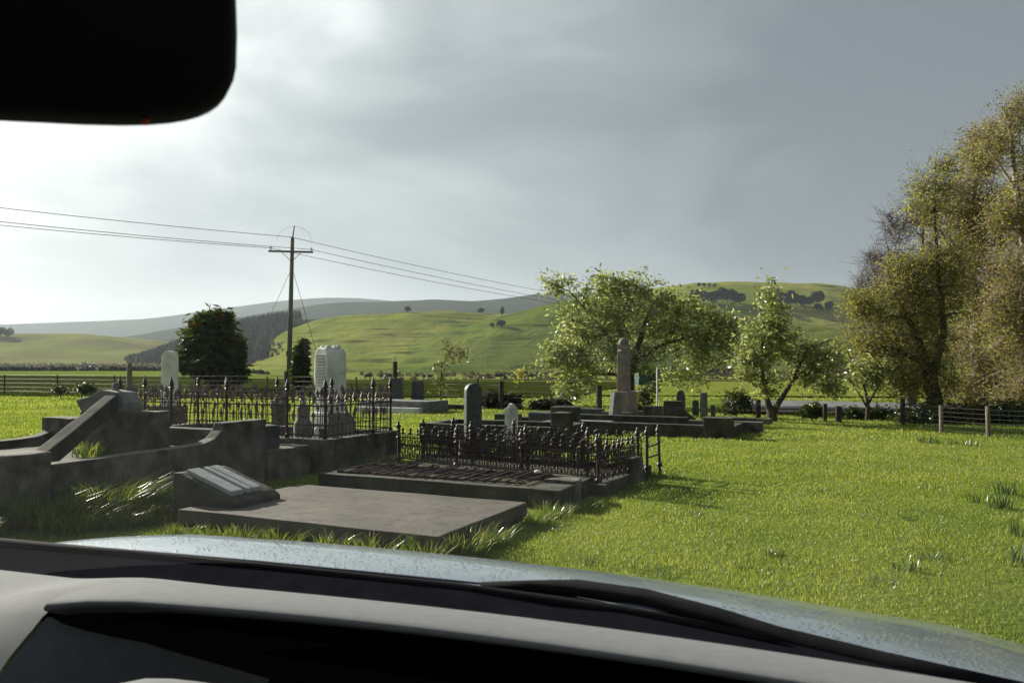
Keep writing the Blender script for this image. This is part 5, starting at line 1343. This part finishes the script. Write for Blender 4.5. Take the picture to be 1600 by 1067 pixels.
# long rough grass against the walls: one clump each
cl_specs = [(-6.30, 4.35, 0.56, 'largest'), (-6.15, 4.75, 0.62, 'tallest'), (-6.2, 5.15, 0.50, 'bright'), (-6.1, 5.5, 0.36, 'middling'), (-6.75, 3.85, 0.46, 'leftmost'), (-6.0, 4.35, 0.38, 'front'), (-5.95, 5.0, 0.30, 'short'), (-6.45, 3.75, 0.34, 'lowest'), (-5.85, 4.62, 0.26, 'outermost'), (-5.8, 5.25, 0.2, 'thin'), (-5.75, 4.9, 0.18, 'smallest')]
for i, (a, b, h, w) in enumerate(cl_specs):
    tuft('grass_clump', '%s long grass clump against the side wall of the walled plot' % w, 'grass', E(a, b), 420, h * 0.78, 0.26, 0.008, 'tuft', 100 + i, 0.8, 'long grass along the walled plot')
for i, (a, b, h, w) in enumerate([(-5.1, 4.70, 0.12, 'first'), (-4.75, 4.72, 0.13, 'second'), (-4.45, 4.70, 0.17, 'third'), (-4.1, 4.70, 0.18, 'fourth'), (-3.6, 4.68, 0.19, 'fifth'), (-3.2, 4.68, 0.22, 'sixth'), (-2.85, 4.72, 0.23, 'seventh'), (-2.70, 4.98, 0.24, 'eighth'), (-2.68, 5.3, 0.22, 'ninth'), (-2.7, 6.25, 0.14, 'tenth'), (-2.68, 6.6, 0.16, 'eleventh')]):
    tuft('grass_clump', 'rough grass clump along the edge of the flat slab, %s from the left' % w, 'grass', E(a, b), 190, h, 0.16, 0.006, 'tuft', 120 + i, 0.8, 'rough grass along the flat slab')
for i, (px, py, h, lab) in enumerate([(985, 762, 0.12, 'grass clump at the right kerb of the iron fence'), (1035, 745, 0.12, 'grass clump at the far corner of the iron fence'), (910, 795, 0.13, 'grass clump beside the broken kerb corner'), (640, 712, 0.2, 'weeds at the corner of the tall railing plinth'), (580, 735, 0.28, 'leafy weed growing by the plinth below the tall railing'), (960, 678, 0.16, 'green weeds on the kerb before the slanted headstone'), (990, 682, 0.14, 'green weeds left of the long kerbed grave'), (1175, 674, 0.14, 'grass clump at the end of the low kerb'), (140, 712, 0.22, 'weeds sprouting on the side wall before the pedestal')]):
    z0 = 0.4 if px == 140 else 0.0
    tuft('grass_clump', lab, 'grass', G(px, py, z0), 130, h, 0.2, 0.008, 'tuft', 140 + i, 0.8)
random.seed(64)
spots = []
while len(spots) < 15:
    px = random.uniform(860, 1590); py = random.uniform(715, 960)
    if py < 870 + (px - 800) * 0.13: spots.append((py, px))
for i, (py, px) in enumerate(sorted(spots, reverse=True)):
    tuft('grass_tuft', 'small dark grass tuft in the open lawn, %s counted from the bonnet outwards' % ORD[i], 'grass', G(px, py), random.randint(30, 70), random.uniform(0.05, 0.09), random.uniform(0.05, 0.13), 0.005, 'daff', 300 + i, 0.9, 'scattered tufts in the open lawn', 3)
# daffodil leaves on the right
for i, (px, py, h, n, lab) in enumerate([(1582, 880, 0.22, 16, 'nearest daffodil clump at the right edge of the lawn'), (1600, 838, 0.24, 22, 'daffodil clump cut by the right edge'), (1565, 795, 0.17, 40, 'wide daffodil clump among the right lawn'), (1572, 772, 0.17, 30, 'daffodil clump behind the wide one'), (1528, 785, 0.12, 14, 'thin daffodil clump left of the wide one'), (1420, 890, 0.09, 22, 'small dark grass tuft alone in the right lawn'), (1448, 692, 0.16, 36, 'far row daffodil clump before the netting fence, left'), (1475, 694, 0.14, 30, 'far row daffodil clump before the netting fence, middle'), (1505, 696, 0.13, 26, 'far row daffodil clump before the netting fence, right')]):
    tuft('daffodil_clump', lab, 'plant', G(px, py), n, h, 0.10 if py > 700 else 0.22, 0.013 if py > 760 else 0.016, 'daff', 170 + i, 0.35, 'daffodil leaves', 5, (0.05, 0))

# ------------------------------------------------------------------ haze: the damp air under the rain cloud
hz_b = MB().box(-5200, 5200, -5200, 5200, -4.2, 420)
m, n, l, o = newmat('damp_air')
pv = n.new('ShaderNodeVolumePrincipled')
pv.inputs['Color'].default_value = (0.80, 0.90, 1.0, 1); pv.inputs['Density'].default_value = 0.00010; pv.inputs['Anisotropy'].default_value = 0.3
l.new(pv.outputs[0], o.inputs['Volume'])
M['haze'] = m
hz_o = hz_b.build('haze', 'haze', None); tag(hz_o, 'thin damp haze lying over the hills', 'haze', kind='stuff')
